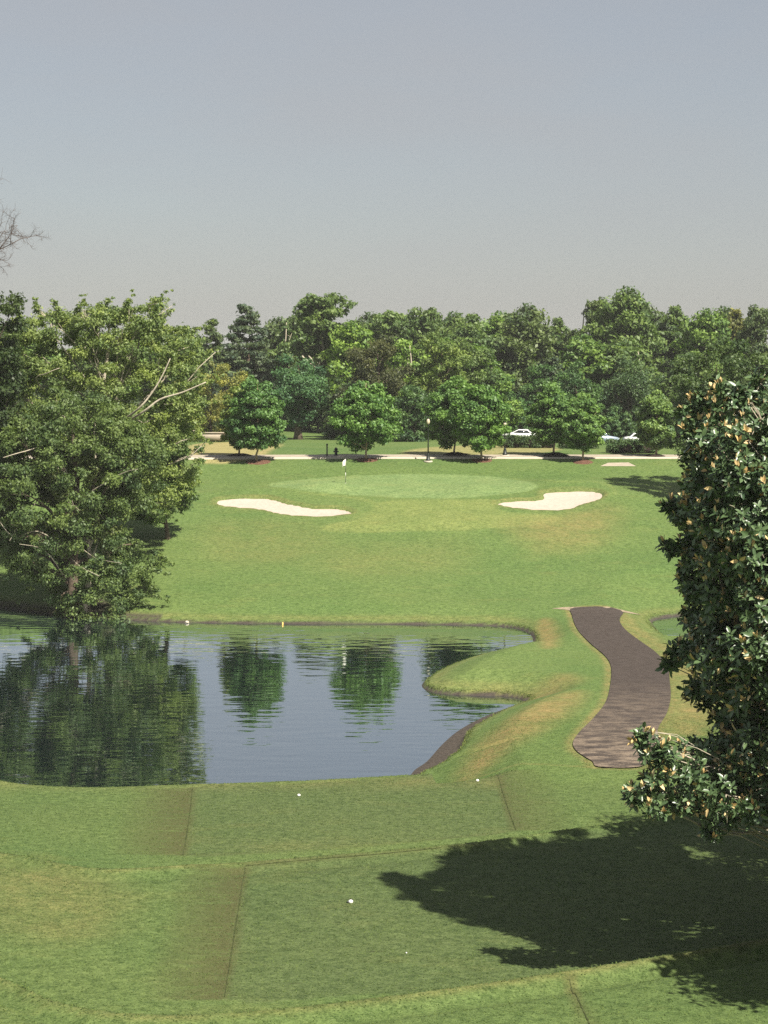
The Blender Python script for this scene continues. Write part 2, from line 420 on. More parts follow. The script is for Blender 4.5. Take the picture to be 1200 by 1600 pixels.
PATHM, nt, bs = new_mat('worn_dark_path')
pb = ramp(nt, noise(nt, 2.0, 5, .7), .3, .72)
ps = ramp(nt, noise(nt, 22.0, 3, .7), .3, .7)
c = mixc(nt, pb, (.030, .024, .024), (.066, .053, .050))
g = N(nt, 'ShaderNodeNewGeometry'); sx = N(nt, 'ShaderNodeSeparateXYZ'); nt.links.new(g.outputs['Position'], sx.inputs[0])
near = ramp(nt, sx.outputs['Y'], 108, 84)
bandm = mth(nt, 'MULTIPLY', ramp(nt, noise(nt, 1.0, 6, .75, stretch=(1.0, 1.7, .2)), .42, .58), ramp(nt, noise(nt, 5.0, 4, .8), .2, .5))
wornf = mth(nt, 'MULTIPLY', mth(nt, 'MULTIPLY', bandm, near, True), .95)
c = mixc(nt, wornf, c, (.27, .21, .155))
c = mixc(nt, ps, mixc(nt, .45, c, (.012, .010, .010)), mixc(nt, .10, c, (.5, .42, .33)))
nt.links.new(c, bs.inputs['Base Color']); bs.inputs['Roughness'].default_value = .95; bs.inputs['Specular IOR Level'].default_value = .05
bp = N(nt, 'ShaderNodeBump'); bp.inputs['Strength'].default_value = .6; bp.inputs['Distance'].default_value = .03
nt.links.new(noise(nt, 16, 4, .7), bp.inputs['Height']); nt.links.new(bp.outputs['Normal'], bs.inputs['Normal'])

MULCH = simple('bark_mulch', (.115, .062, .042), .95, .5, 7.0, spec=.1)
DARK_MULCH = simple('dark_mulch', (.035, .026, .022), .95, .4, 7.0, spec=.1)
BARK = simple('grey_brown_bark', (.115, .088, .066), .9, .45, 5.0, spec=.15)
PALE_BARK = simple('pale_sycamore_bark', (.40, .35, .27), .85, .22, 3.0, spec=.2)
TAN_BARK = simple('tan_young_bark', (.36, .28, .19), .9, .25, 6.0, spec=.15)
DEAD_BARK = simple('bare_twig_bark', (.10, .075, .065), .9, .3, 6.0, spec=.15)
BLACK_METAL = simple('dark_green_iron', (.016, .022, .018), .45, .2, 9, spec=.5)
GLOBE = simple('cream_lamp_glass', (.58, .50, .36), .3, .04, 9)
WHITE_PAINT = simple('white_paint', (.78, .76, .71), .45, .04, 12)
FLAG_CLOTH = simple('white_cloth', (.82, .78, .70), .8, .06, 9)
YELLOW = simple('yellow_paint', (.75, .48, .14), .6, .1, 12)
STONE = simple('pale_stone', (.50, .44, .34), .9, .2, 9)

def leaf_mat(name, rough=.5, trans=.32, spec=.35):
    """colour comes from the object (its kind of tree), each leaf and spray differs a little"""
    m, nt, b = new_mat(name)
    oi = N(nt, 'ShaderNodeObjectInfo'); t = attr(nt, 'tint')
    c = mixc(nt, t.outputs['Fac'], mixc(nt, 1.0, oi.outputs['Color'], (.95, 1.02, 1.1), 'MULTIPLY'), mixc(nt, 1.0, oi.outputs['Color'], (2.1, 1.85, 1.35), 'MULTIPLY'))
    nt.links.new(c, b.inputs['Base Color']); b.inputs['Roughness'].default_value = rough; b.inputs['Specular IOR Level'].default_value = spec
    tr = N(nt, 'ShaderNodeBsdfTranslucent'); nt.links.new(mixc(nt, 1.0, c, (1.1, 1.25, .55), 'MULTIPLY'), tr.inputs['Color'])
    mx = N(nt, 'ShaderNodeMixShader'); mx.inputs[0].default_value = trans
    nt.links.new(b.outputs[0], mx.inputs[1]); nt.links.new(tr.outputs[0], mx.inputs[2])
    nt.links.new(mx.outputs[0], nt.nodes['Material Output'].inputs['Surface'])
    return m
LEAF = leaf_mat('broad_leaves')

# ------------------------------------------------------------------ ground sheet
def axis(parts):
    out = []
    for a, b, s in parts: out.append(np.linspace(a, b, max(int(round((b - a) / s)), 1), endpoint=False))
    return np.concatenate(out + [[parts[-1][1]]])
gx = np.concatenate([-np.geomspace(2500, 62, 22)[:-1], axis([(-62, -32, 1.2), (-32, 32, .25), (32, 62, 1.2)]), np.geomspace(62, 2500, 22)[1:]])
gy = np.concatenate([np.linspace(-300, -10, 12)[:-1], axis([(-10, 42, 3), (42, 78, .22), (78, 142, .25), (142, 206, .5), (206, 330, 4)]), np.geomspace(330, 3200, 24)[1:]])
XX, YY = np.meshgrid(gx, gy, indexing='xy'); nx, ny = len(gx), len(gy)
px_, py_ = XX.ravel(), YY.ravel(); GP = np.stack([px_, py_], 1)

PATH_PX = [(897, 950), (894, 962), (903, 985), (925, 1008), (945, 1025), (955, 1043), (953, 1075), (945, 1100), (925, 1125), (905, 1145), (895, 1162),
           (903, 1176), (925, 1190), (936, 1199), (1000, 1199), (1022, 1180), (1030, 1160), (1028, 1140), (1042, 1115), (1048, 1090), (1046, 1060), (1043, 1042),
           (1025, 1020), (1000, 1002), (978, 985), (968, 970), (970, 950)]
PATH = hit(*smooth_poly(np.array(PATH_PX), sub=4).T)
APRON = hit([862, 880, 905, 950, 985, 1002, 985, 960, 930, 900, 885], [951, 949, 948.5, 948, 948, 949, 951.5, 953.5, 955, 956, 953])
gzv = land(px_, py_)
pd = sdf_box(GP, PATH, 4)
gzv = gzv - .06 * sstep((.05 - pd) / .3)
# masks
def poly_mask(pts, soft, closed=True, z=None):
    w = smooth_poly(hit(*np.array(pts, float).T), sub=4)
    return sstep((soft * .5 - sdf_box(GP, w, soft + 3)) / soft)
def line_mask(pts, wid):
    w = smooth_poly(hit(*np.array(pts, float).T), closed=False, sub=5)
    return np.exp(-(dist_line(GP, w) / wid) ** 2)
tee = np.maximum.reduce([
    poly_mask([(302, 1231), (430, 1226), (600, 1216), (773, 1202), (790, 1255), (805, 1298), (600, 1318), (440, 1330), (287, 1336), (294, 1285)], .15),
    poly_mask([(384, 1353), (600, 1334), (750, 1321), (900, 1300), (1060, 1278), (1190, 1262), (1190, 1470), (1020, 1495), (830, 1526), (600, 1554), (352, 1560), (368, 1450)], .15)])
tee = np.maximum(tee, .42 * sstep((80 - py_) / 3) * (px_ < 14))  # all near ground darkened in its colour too, like a vignette
green = poly_mask([(425, 755), (500, 747), (560, 743), (640, 741), (720, 742), (790, 747), (835, 756), (835, 764), (790, 772), (720, 778), (640, 778), (560, 774), (480, 767), (430, 761)], .35)
fringe = poly_mask([(500, 827), (520, 818), (560, 810), (580, 800), (590, 786), (640, 781), (720, 781), (770, 780), (776, 793), (800, 801), (860, 804), (880, 812), (840, 820), (760, 826), (640, 830), (540, 832)], .5) * .85
fringe = np.maximum(fringe, line_mask([(470, 770), (540, 776), (575, 782), (588, 790), (580, 799), (555, 808)], .25) * .8)
fringe = np.maximum(fringe, line_mask([(360, 765), (420, 758), (480, 752), (560, 745)], .25) * .45)
fringe = np.maximum(fringe, line_mask([(800, 748), (870, 752), (930, 753), (955, 760), (962, 772)], .3) * .5)
dry_and_lit = np.zeros(len(GP)); scuff = np.zeros(len(GP))
def add(m, s):
    global dry_and_lit
    dry_and_lit = np.maximum(dry_and_lit, m * s)
def side_fade(pts_edge, wid, s):
    """a scuffed strip that is strongest along an edge and dies away to one side"""
    e = hit(*np.array(pts_edge, float).T); e = smooth_poly(e, closed=False, sub=5)
    xe = np.interp(py_, np.sort(e[:, 1]), e[np.argsort(e[:, 1]), 0])
    t = (px_ - xe) / wid
    inr = (py_ > e[:, 1].min()) & (py_ < e[:, 1].max())
    global scuff
    scuff = np.maximum(scuff, np.where(inr & (t > 0) & (t < 1), (1 - t) ** .8, 0) * s)
side_fade([(301, 1231), (286, 1337)], -2.6, 1.0)
side_fade([(383, 1354), (350, 1560)], -2.2, 1.0)
side_fade([(775, 1203), (806, 1297)], 2.4, .7)
add(poly_mask([(740, 1158), (770, 1135), (815, 1108), (855, 1092), (905, 1080), (895, 1105), (850, 1135), (800, 1162), (740, 1190), (716, 1196)], 2.2), .95)
add(poly_mask([(838, 968), (858, 966), (872, 985), (868, 1008), (850, 1012), (842, 990)], 1.4), .9)
add(poly_mask([(690, 1060), (760, 1055), (830, 1058), (890, 1052), (900, 1066), (850, 1078), (790, 1080), (720, 1080), (685, 1074)], 2.2), .6)
add(poly_mask([(985, 955), (1010, 985), (1045, 1010), (1080, 1030), (1115, 1050), (1115, 1140), (1040, 1145), (1050, 1110), (1052, 1060), (1030, 1018), (985, 985), (972, 962)], 2.0), .7)
add(poly_mask([(800, 815), (880, 805), (950, 790), (960, 815), (930, 850), (860, 860), (820, 840)], 5.0), .5)
add(poly_mask([(480, 850), (600, 845), (720, 850), (700, 890), (560, 900), (480, 880)], 6.0), .16)
add(poly_mask([(330, 815), (450, 815), (520, 835), (500, 870), (380, 880), (320, 850)], 5.0), .2)
add(poly_mask([(-40, 1340), (60, 1345), (160, 1370), (200, 1420), (120, 1470), (0, 1440)], 3.0), .3)
c1y = np.interp(px_, C1[:, 0], C1[:, 1]); c2y = np.interp(px_, C2[:, 0], C2[:, 1])
add(np.exp(-((py_ - c1y + .12) / .16) ** 2) * np.interp(px_, [-3, 0], [1, .45]), .32)  # sunlight on the crest lip, painted in as a pale rim
add(np.exp(-((py_ - c2y + .15) / .16) ** 2), .34)  # nearer crest gets the same painted sun rim
add(line_mask([(700, 1196), (800, 1193), (880, 1196), (950, 1201)], .12), .55)
add(line_mask([(890, 1530), (905, 1565), (922, 1602)], .08), .3)
add(np.exp(-((pd - .15) / .22) ** 2), .7)
for ln_, st_ in (([(301, 1231), (294, 1290), (286, 1336)], .9), ([(383, 1354), (368, 1450), (351, 1558)], .8), ([(775, 1203), (790, 1252), (806, 1297)], .9), ([(890, 1530), (905, 1565), (922, 1602)], .7), ([(384, 1352), (600, 1333), (750, 1319)], .6), ([(287, 1336), (440, 1331), (600, 1319), (800, 1299)], .35)):
    scuff = np.maximum(scuff, line_mask(ln_, .13) * st_)
lake_s = sdf_box(GP, SHORE, 20); lake2 = sdf_box(GP, SHORE2, 6)
sh = np.minimum(lake_s, lake2)
add(np.exp(-((sh - .7) / .6) ** 2) * (py_ > 92), .28)
add(np.exp(-((py_ - 78.8) / 1.4) ** 2) * (px_ < 5), .25)
earthm = sstep((.10 - sh) / .12) * (py_ > 90) + sstep((.05 - sh) / .1) * (py_ <= 90)
mudm = sdf_box(GP, MUD, 3); earthm = np.maximum(earthm, sstep((.1 - mudm) / .2))
earthm = np.maximum(earthm, poly_mask([(95, 938), (110, 925), (140, 922), (165, 926), (172, 936), (130, 941)], .8) * .9)
earthm = np.maximum(earthm, np.exp(-((lake_s - .4) / .45) ** 2) * (px_ < -16) * (py_ > 130) * .9)
pale = poly_mask([(300, 695), (345, 691), (400, 690), (440, 694), (420, 706), (400, 716), (300, 716)], 1.2)
pale = np.maximum(pale, poly_mask([(640, 703), (700, 697), (800, 695), (870, 700), (860, 706), (760, 712), (640, 712)], 1.2) * .75)
for bk in (wA, wB):
    add(np.exp(-((sdf_box(GP, bk, 3) - .2) / .3) ** 2), .35)
q = np.arange(nx * ny).reshape(ny, nx)
quads = np.stack([q[:-1, :-1].ravel(), q[:-1, 1:].ravel(), q[1:, 1:].ravel(), q[1:, :-1].ravel()], 1)
ground = link('ground', mesh_np('ground', np.stack([px_, py_, gzv], 1), quads, [GR], True,
              {'mown': np.stack([tee, green, fringe], 1), 'wear_and_lit': np.stack([dry_and_lit, earthm, pale], 1), 'scuff': scuff}))
tag(ground, 'rolling green golf turf with mown tees and a putting green', kind='structure')

def sheet(poly, step=.5, lift=.0, zfun=None, jit=0):
    """fills a polygon with an even grid clipped softly at its outline (outline vertices + inner points, triangulated by Blender)"""
    from mathutils.geometry import delaunay_2d_cdt
    lo, hi = poly.min(0), poly.max(0)
    X, Y = np.meshgrid(np.arange(lo[0], hi[0], step), np.arange(lo[1], hi[1], step))
    P = np.stack([X.ravel(), Y.ravel()], 1); P = P[sdf(P, poly) < -step * .4]
    pts = [Vector(p) for p in np.vstack([poly, P])]
    n = len(poly)
    r = delaunay_2d_cdt(pts, [(i, (i + 1) % n) for i in range(n)], [], 1, 1e-6)
    v = np.array([(p.x, p.y) for p in r[0]]); f = np.array([t for t in r[2] if len(t) == 3])
    z = (land(v[:, 0], v[:, 1], False) if zfun is None else zfun(v)) + lift
    return np.column_stack([v, z]), f

def grow(poly, d):
    t = np.roll(poly, -1, 0) - np.roll(poly, 1, 0); n = np.stack([t[:, 1], -t[:, 0]], 1); n /= np.linalg.norm(n, axis=1)[:, None] + 1e-9
    area = .5 * np.sum(poly[:, 0] * np.roll(poly[:, 1], -1) - np.roll(poly[:, 0], -1) * poly[:, 1])
    return poly + n * d * (1 if area > 0 else -1)

def flat_water(name, poly, label):
    lo, hi = poly.min(0) - 3, poly.max(0) + 3
    X, Y = np.meshgrid(np.linspace(lo[0], hi[0], 120), np.linspace(lo[1], hi[1], 120)); q = np.arange(120 * 120).reshape(120, 120)
    F = np.stack([q[:-1, :-1].ravel(), q[:-1, 1:].ravel(), q[1:, 1:].ravel(), q[1:, :-1].ravel()], 1)
    P = np.stack([X.ravel(), Y.ravel()], 1); s = sdf(P, poly)
    keep = (s[F] < 1.0).any(1)
    o = link(name, mesh_np(name, np.column_stack([P, np.zeros(len(P))]), F[keep], [WATER], True))
    tag(o, label, kind='structure'); return o
flat_water('pond_water', SHORE, 'rippled pond reflecting the sky and the trees')
flat_water('small_pond_water', SHORE2, 'corner of a second dark pond right of the path')

for nm, wp, lb in (('sand_bunker', wA, 'long kidney shaped white sand bunker left of the green'), ('sand_bunker', wB, 'boot shaped white sand bunker right of the green')):
    v, f = sheet(grow(wp, .25), .45, 0, lambda v: land(v[:, 0], v[:, 1], False) - .13 - .10 * sstep((.2 - sdf(v, wp)) / 1.2) + .03 * wob(v[:, 0], v[:, 1], 2.2, 5))
    tag(link(nm, mesh_np(nm, v, f, [SAND], True)), lb, kind='structure')
v, f = sheet(PATH, .5, 0, lambda v: land(v[:, 0], v[:, 1]) + .036)
tag(link('cart_path', mesh_np('cart_path', v, f, [PATHM], True)), 'dark worn cart path curving past the pond', kind='structure')
v, f = sheet(APRON, .5, 0, lambda v: land(v[:, 0], v[:, 1]) + .018)
tag(link('path_apron', mesh_np('path_apron', v, f, [APRM], True)), 'pale sandy apron across the far end of the dark path', kind='structure')

# cut seams round the mown tees
SEAM = simple('dark_thatch', (.050, .060, .024), .95, .5, 9, spec=.05)
for pl in ([(301, 1231), (294, 1290), (286, 1336)], [(383, 1354), (368, 1450), (351, 1558)], [(775, 1203), (790, 1252), (806, 1297)], [(890, 1530), (905, 1565), (922, 1602)], [(384, 1353), (480, 1344), (600, 1334), (690, 1325)]):
    w = smooth_poly(hit(*np.array(pl, float).T), False, 14); t = np.gradient(w, axis=0); nn_ = np.stack([-t[:, 1], t[:, 0]], 1); nn_ /= np.linalg.norm(nn_, axis=1)[:, None]
    hw = (.006 + .022 * R.random(len(w)) ** 1.5)[:, None]; A_ = w + nn_ * hw; B_ = w - nn_ * hw; P2 = np.vstack([A_, B_]); k = len(w); i = np.arange(k - 1)
    tag(link('turf_seam', mesh_np('turf_seam', np.column_stack([P2, land(P2[:, 0], P2[:, 1]) + .012]), np.stack([i, i + 1, k + i + 1, k + i], 1), [SEAM], True)), 'dark cut seam along a tee edge', kind='structure')

# road and kerb beyond the green
rx = np.arange(-75, 76, 1.0)
def strip(name, y0, y1, z0, mat, label, height=0):
    rows = []
    ys = np.linspace(y0, y1, 5)
    V = []; nrow = len(ys)
    for yy in ys: V.append(np.column_stack([rx, np.full(len(rx), yy) + .25 * np.sin(rx * .05), land(rx, np.full(len(rx), yy), False) + z0]))
    V = np.vstack(V); q = np.arange(nrow * len(rx)).reshape(nrow, len(rx))
    F = np.stack([q[:-1, :-1].ravel(), q[:-1, 1:].ravel(), q[1:, 1:].ravel(), q[1:, :-1].ravel()], 1)
    if height:
        base = V[:len(rx)].copy(); base[:, 2] -= height; o = len(V); V = np.vstack([V, base]); i = np.arange(len(rx) - 1)
        F = np.vstack([F, np.stack([o + i, o + i + 1, i + 1, i], 1)])
    return tag(link(name, mesh_np(name, V, F, [mat], True)), label, kind='structure')
strip('road', 190.4, 194.6, .05, ROADM, 'pale concrete drive crossing behind the green')
strip('kerb', 190.0, 190.35, .14, KERB, 'low pale kerb along the drive', .2)
sl = hit([938, 950, 982, 994], [728.5, 723.5, 723, 728.5])
v, f = sheet(sl, .5, 0, lambda v: land(v[:, 0], v[:, 1]) + .03)
tag(link('stone_pad', mesh_np('stone_pad', v, f, [ROADM], True)), 'pale trapezoid pad let into the grass by the drive', kind='structure')

# ------------------------------------------------------------------ trees
def leaves(lumps, n, size, rng, flat=.75, asp=.55, droop=0.0, out=.7, up=.35, shell=2.2, spread=.18):
    """n small folded leaves spread through the lumps (rows x,y,z,r); returns verts, quads, tint"""
    L = np.asarray(lumps, float); w = L[:, 3] ** 2; idx = rng.choice(len(L), n, p=w / w.sum())
    d = rng.normal(size=(n, 3)); d /= np.linalg.norm(d, axis=1)[:, None]
    r = L[idx, 3] * (rng.random(n) ** (1 / shell)) * (1 + spread * rng.normal(size=n))
    # sub-sprays: leaves gather on twigs
    k = 12; tw = rng.normal(size=(len(L), k, 3)); tw /= np.linalg.norm(tw, axis=2)[..., None]
    pick = rng.integers(0, k, n); use = rng.random(n) < .55
    dt = tw[idx, pick] + .28 * rng.normal(size=(n, 3)); dt /= np.linalg.norm(dt, axis=1)[:, None]
    d = np.where(use[:, None], dt, d)
    p = L[idx, :3] + d * (r * np.where(use, 1.12, 1.0))[:, None] * np.array([1, 1, flat])
    nrm = d * out + np.array([0, 0, up]) + .65 * rng.normal(size=(n, 3)); nrm /= np.linalg.norm(nrm, axis=1)[:, None]
    a = d + .8 * rng.normal(size=(n, 3)) + np.array([0, 0, -droop]); a -= nrm * (a * nrm).sum(1)[:, None]; a /= np.linalg.norm(a, axis=1)[:, None] + 1e-9
    b = np.cross(nrm, a)
    s = size * rng.uniform(.6, 1.35, n)[:, None]
    v = np.stack([p - a * s * .5, p + b * s * asp * .5 + nrm * s * .12, p + a * s * .5, p - b * s * asp * .5 + nrm * s * .12], 1).reshape(-1, 3)
    q = np.arange(4 * n).reshape(n, 4)
    tint = np.clip(.5 + .22 * rng.normal(size=len(L))[idx] + .2 * rng.normal(size=n), 0, 1)
    return v, q, np.repeat(tint, 4)

def fan(a, b, bend, k, rng, wig=.06):
    """a crooked line from a to b"""
    a = np.asarray(a, float); b = np.asarray(b, float); t = np.linspace(0, 1, k)[:, None]
    L = np.linalg.norm(b - a); p = a + (b - a) * t + np.asarray(bend) * (t * (1 - t) * 4) * L
    j = rng.normal(size=(k, 3)) * wig * L; j[0] = 0; j[-1] = 0
    return p + j * np.sin(t * math.pi)

def skeleton(base, top, r0, lumps, nl, rng, n=8):
    """tapered trunk with limbs out to some of the lumps"""
    m = MB(); base = np.asarray(base, float); top = np.asarray(top, float); H = np.linalg.norm(top - base)
    tp = fan(base - np.array([0, 0, .4]), top, (0, 0, 0), 9, rng, .018)
    t = np.linspace(0, 1, 9); rad = r0 * (1 - .86 * t); rad[0] *= 1.55; rad[1] *= 1.08
    m.tube(tp, rad, n)
    L = np.asarray(lumps); o = rng.permutation(len(L))[:nl]
    for i in o:
        e = L[i, :3]; f = np.clip((e[2] - base[2]) / H * rng.uniform(.45, .72), .12, .93)
        s = base + (top - base) * f; rr = max(r0 * (1 - .86 * f) * rng.uniform(.34, .5), .02)
        p = fan(s, e, (0, 0, rng.uniform(-.02, .13)), 6, rng, .035)
        m.tube(p, rr * np.linspace(1, .22, 6), 5)
        for _ in range(2):
            j = rng.integers(2, 5); e2 = p[j] + rng.normal(size=3) * L[i, 3] * .8 + (e - s) * .15
            m.tube(fan(p[j], e2, (0, 0, .05), 4, rng, .04), rr * .35 * np.linspace(1, .3, 4), 4)
    return m

def ellipsoid_lumps(c, rad, n, lr, rng, taper=0.0, inner=.35, flat_bottom=.0):
    out = []
    while len(out) < n:
        d = rng.normal(size=3); d /= np.linalg.norm(d); r = rng.uniform(inner, .88)
        p = d * r
        if p[2] < -1 + flat_bottom: continue
        k = 1 - taper * (p[2] * .5 + .5) ** 1.2
        out.append([c[0] + p[0] * rad[0] * k, c[1] + p[1] * rad[1] * k, c[2] + p[2] * rad[2], lr * rng.uniform(.7, 1.3) * (.6 + .4 * k)])
    return np.array(out)

def outline_lumps(poly, d, depth, n, lr, rng, ysq=.8):
    """lumps that fill a crown: its side view is the outline, its depth swells towards the middle like a real crown"""
    poly = np.asarray(poly, float); sc = FOC / d; out = []; lo, hi = poly.min(0), poly.max(0)
    P = np.column_stack([rng.uniform(lo[0], hi[0], n * 14), rng.uniform(lo[1], hi[1], n * 14)]); s = -sdf(P, poly) / sc
    mx = s.max(); cand = np.where(s > lr * .45)[0]; rng.shuffle(cand)
    for i in cand:
        if len(out) >= n: break
        r = min(lr * rng.uniform(.7, 1.3), s[i] * 1.05)
        h = depth * math.sqrt(min(s[i] / (mx * .8), 1.0)); u = rng.uniform(-1, 1); u = math.copysign(abs(u) ** .55, u)
        q = pt(P[i, 0], P[i, 1], d); out.append([q[0], q[1] + u * h * .9, q[2], r])
    return np.array(out)

def tree(name, base, lumps, top, r0, nleaf, size, color, bark, label, group, rng, limbs=10, cat='tree', **kw):
    """a thing: trunk + crown"""
    base = np.asarray(base, float); root = empty(name, base, label, cat, group)
    L = np.array(lumps, float); L[:, :3] -= base
    skeleton((0, 0, 0), np.asarray(top) - base, r0, L, limbs, rng).build('trunk', bark, root)
    v, q, t = leaves(L, nleaf, size, rng, **kw)
    cr = link('crown', mesh_np('crown', v, q, [LEAF], False, {'tint': t}), root); cr.color = (*color, 1)
    return root

def copy_tree(root, loc, scale, rz, color, label, group, name=None):
    c = root.copy(); col.objects.link(c); c.location = loc; c.scale = scale; c.rotation_euler = (0, 0, rz)
    if name: c.name = name
    tag(c, label, None, group)
    for ch in list(root.children):
        k = ch.copy(); col.objects.link(k); k.parent = c
        if k.name.startswith('crown'): k.color = (*color, 1)
    return c

# ---- young maples along the drive
def make_maple(seed, w, h, label, loc, trunk_h=1.5, taper=.35, color=(.050, .112, .030), bark=TAN_BARK, n=24000, name='maple_tree', group='young maples along the drive'):
    rng = np.random.default_rng(seed); loc = np.asarray(loc, float)
    c = loc + np.array([0, 0, trunk_h + (h - trunk_h) * .46]); rad = (w / 2, w / 2, (h - trunk_h) * .54)
    L = ellipsoid_lumps(c, rad, 130, w * .095, rng, taper, .45, .04)
    return tree(name, loc, L, loc + np.array([0, 0, h * .9]), .11, n, .29, color, bark, label, group, rng, 14, flat=.62, asp=.62, droop=.25, spread=.12)
maples = [ # picture x, base row, crown width px, top row, label, colour, seed, taper
    (402, 721, 98, 586, 'round dark maple on a red mulch ring nearest the long bunker', (.046, .108, .036), 11, .30),
    (373, 712.5, 62, 600, 'maple half hidden behind the round dark maple left of the flag', (.070, .118, .030), 12, .30),
    (572, 718, 112, 590, 'broad leafy maple directly behind the flag', (.055, .125, .034), 13, .34),
    (710, 711, 100, 592, 'maple with white scarred trunk just right of the street lamp', (.052, .118, .034), 14, .3),
    (752, 718.5, 100, 598, 'broad maple on a red mulch ring between lamp and right bunker', (.055, .125, .033), 15, .3),
    (866, 711.5, 96, 598, 'maple rising from a dark mulch mound behind the right bunker', (.056, .122, .036), 16, .38),
    (911, 721, 74, 610, 'narrower maple on a brown mulch ring above the right bunker', (.064, .134, .040), 17, .40),
    (1026, 713, 74, 606, 'pointed young maple left of the magnolia beside the white car', (.072, .135, .048), 18, .55)]
for (bx, by, wpx, ty, lb, cl, sd, tp) in maples:
    p = spot(bx, by); sc = FOC / p[1]
    make_maple(sd, wpx * 1.2 / sc, (by - ty) / sc * 1.04, lb, p, .95, tp * 1.15, tuple(np.array(cl) * np.array([1.62, 1.38, 1.45])))
# mulch rings and mounds
def mulch(px, py, wpx, h, mat, label):
    p = spot(px, py); r = wpx / 2 / (FOC / p[1]); rng = np.random.default_rng(int(px)); V = [[0, 0, h]]; n = 28; F = []
    for k, f in enumerate((.3, .6, .85, 1.0)):
        for j in range(n):
            a = j * 2 * math.pi / n; rr = r * f * (1 + .07 * rng.normal() * f)
            x, y = rr * math.cos(a), rr * math.sin(a) * .9
            V.append([x, y, gz(p[0] + x, p[1] + y) - p[2] + h * (1 - f ** 1.6) * rng.uniform(.85, 1.15) + (.03 if f < 1 else -.05)])
    T = [[0, 1 + j, 1 + (j + 1) % n] for j in range(n)]
    Q = [[1 + k * n + j, 1 + (k + 1) * n + j, 1 + (k + 1) * n + (j + 1) % n, 1 + k * n + (j + 1) % n] for k in range(3) for j in range(n)]
    o = link('mulch_bed', mesh_np('mulch_bed', V, [np.array(Q), np.array(T)], [mat], True), None, p)
    tag(o, label, 'mulch bed', 'mulch beds round the maples')
mulch(403, 722, 42, .12, MULCH, 'red brown mulch ring under the round dark maple left of the flag')
mulch(574, 718.5, 38, .12, MULCH, 'brown mulch ring under the broad maple behind the flag')
mulch(753, 719.5, 36, .12, MULCH, 'red brown mulch ring just right of the street lamp')
mulch(911, 722, 34, .14, MULCH, 'brown mulch ring above the right hand bunker')
mulch(868, 713.5, 46, .45, DARK_MULCH, 'tall dark mulch mound left of the brown ring above the right bunker')
mulch(712, 711.5, 46, .32, DARK_MULCH, 'dark mulch mound round the maple with the white scarred trunk')
mulch(374, 712.5, 44, .25, DARK_MULCH, 'dark low mulch mound behind the red ring left of the flag')
mulch(1024, 713.5, 36, .25, DARK_MULCH, 'dark mulch mound under the pointed maple by the magnolia')

# ---- big sycamores by the pond, on the left
SYC_ = (.072, .098, .036)
rng = np.random.default_rng(21)
b = spot(112, 938)
polyA = [(30, 640), (90, 590), (160, 610), (215, 650), (262, 700), (258, 755), (245, 790), (215, 822), (222, 848), (256, 868), (265, 885), (235, 905), (240, 950), (252, 985), (215, 1005), (150, 1000), (95, 992),
         (95, 950), (70, 930), (40, 905), (0, 880), (-60, 860), (-90, 760), (-60, 690)]
LA = outline_lumps(polyA, b[1] + 1, 5.5, 420, .72, rng)
def sprays(lines, d, rng, depth=2.0, r=.30):
    out = []
    for a, b_ in lines:
        o = rng.uniform(-depth, depth * .4)
        for t in np.linspace(0, 1, 8):
            q = pt(a[0] + (b_[0] - a[0]) * t, a[1] + (b_[1] - a[1]) * t, d + o); out.append([*(q + rng.normal(size=3) * .12), r * (1.25 - .75 * t)])
    return np.array(out)
LA = np.vstack([LA, sprays([((225, 890), (262, 898)), ((240, 865), (270, 882)), ((215, 955), (258, 985)), ((150, 985), (172, 1014)), ((205, 985), (225, 1012)), ((60, 900), (28, 935)), ((95, 955), (76, 975)), ((40, 880), (5, 905)),
                            ((235, 920), (266, 940)), ((240, 800), (275, 812)), ((110, 985), (104, 1008))], b[1], rng)])
sycA = tree('sycamore_tree', b, LA, pt(115, 620, b[1] + 1), .42, 140000, .235, (.078, .120, .044), BARK, 'drooping sycamore whose low branches hang over the pond', 'sycamores beside the pond', rng, 26, flat=.66, droop=.5, asp=.5, spread=.24, shell=2.0)
m = MB()
for pl, r in (([(115, 760), (80, 700), (40, 705), (5, 715)], .09), ([(112, 800), (140, 770), (190, 740), (215, 733)], .07), ([(110, 870), (125, 885), (155, 900)], .07),
              ([(105, 860), (60, 830), (20, 838), (-10, 800)], .08), ([(100, 900), (70, 860), (30, 850)], .06), ([(120, 850), (150, 872), (190, 880)], .05), ([(60, 780), (30, 820), (15, 845)], .05)):
    k = len(pl); pp = np.array([pt(x, y, b[1] - 3.6 * i / (k - 1)) for i, (x, y) in enumerate(pl)])
    m.tube(smooth_poly(pp, False, 4) - b, .7 * r * np.linspace(1, .35, (k - 1) * 4 + 1), 6)
m.build('limb', PALE_BARK, sycA)
# pale second trunk by the water
b2 = spot(134, 939)
LB = outline_lumps([(60, 700), (150, 650), (210, 720), (230, 820), (180, 880), (100, 860), (50, 800)], b2[1] + 2, 4, 50, .9, rng)
tree('sycamore_tree', b2, LB, pt(150, 650, b2[1] + 2), .24, 9000, .3, (.085, .115, .045), PALE_BARK, 'slim pale trunked sycamore next to the drooping one over the pond', 'sycamores beside the pond', rng, 10, flat=.6, droop=.4, asp=.6)
rng = np.random.default_rng(22)
b = spot(170, 872)
polyB = [(40, 480), (70, 470), (120, 482), (130, 468), (200, 474), (255, 458), (266, 475), (262, 492), (300, 510), (322, 545), (318, 600), (325, 640), (318, 690), (312, 740), (300, 780), (270, 808), (230, 815),
         (190, 800), (130, 760), (60, 740), (-30, 720), (-40, 560)]
LC = outline_lumps(polyB, b[1] + 1, 6.5, 560, .72, rng)
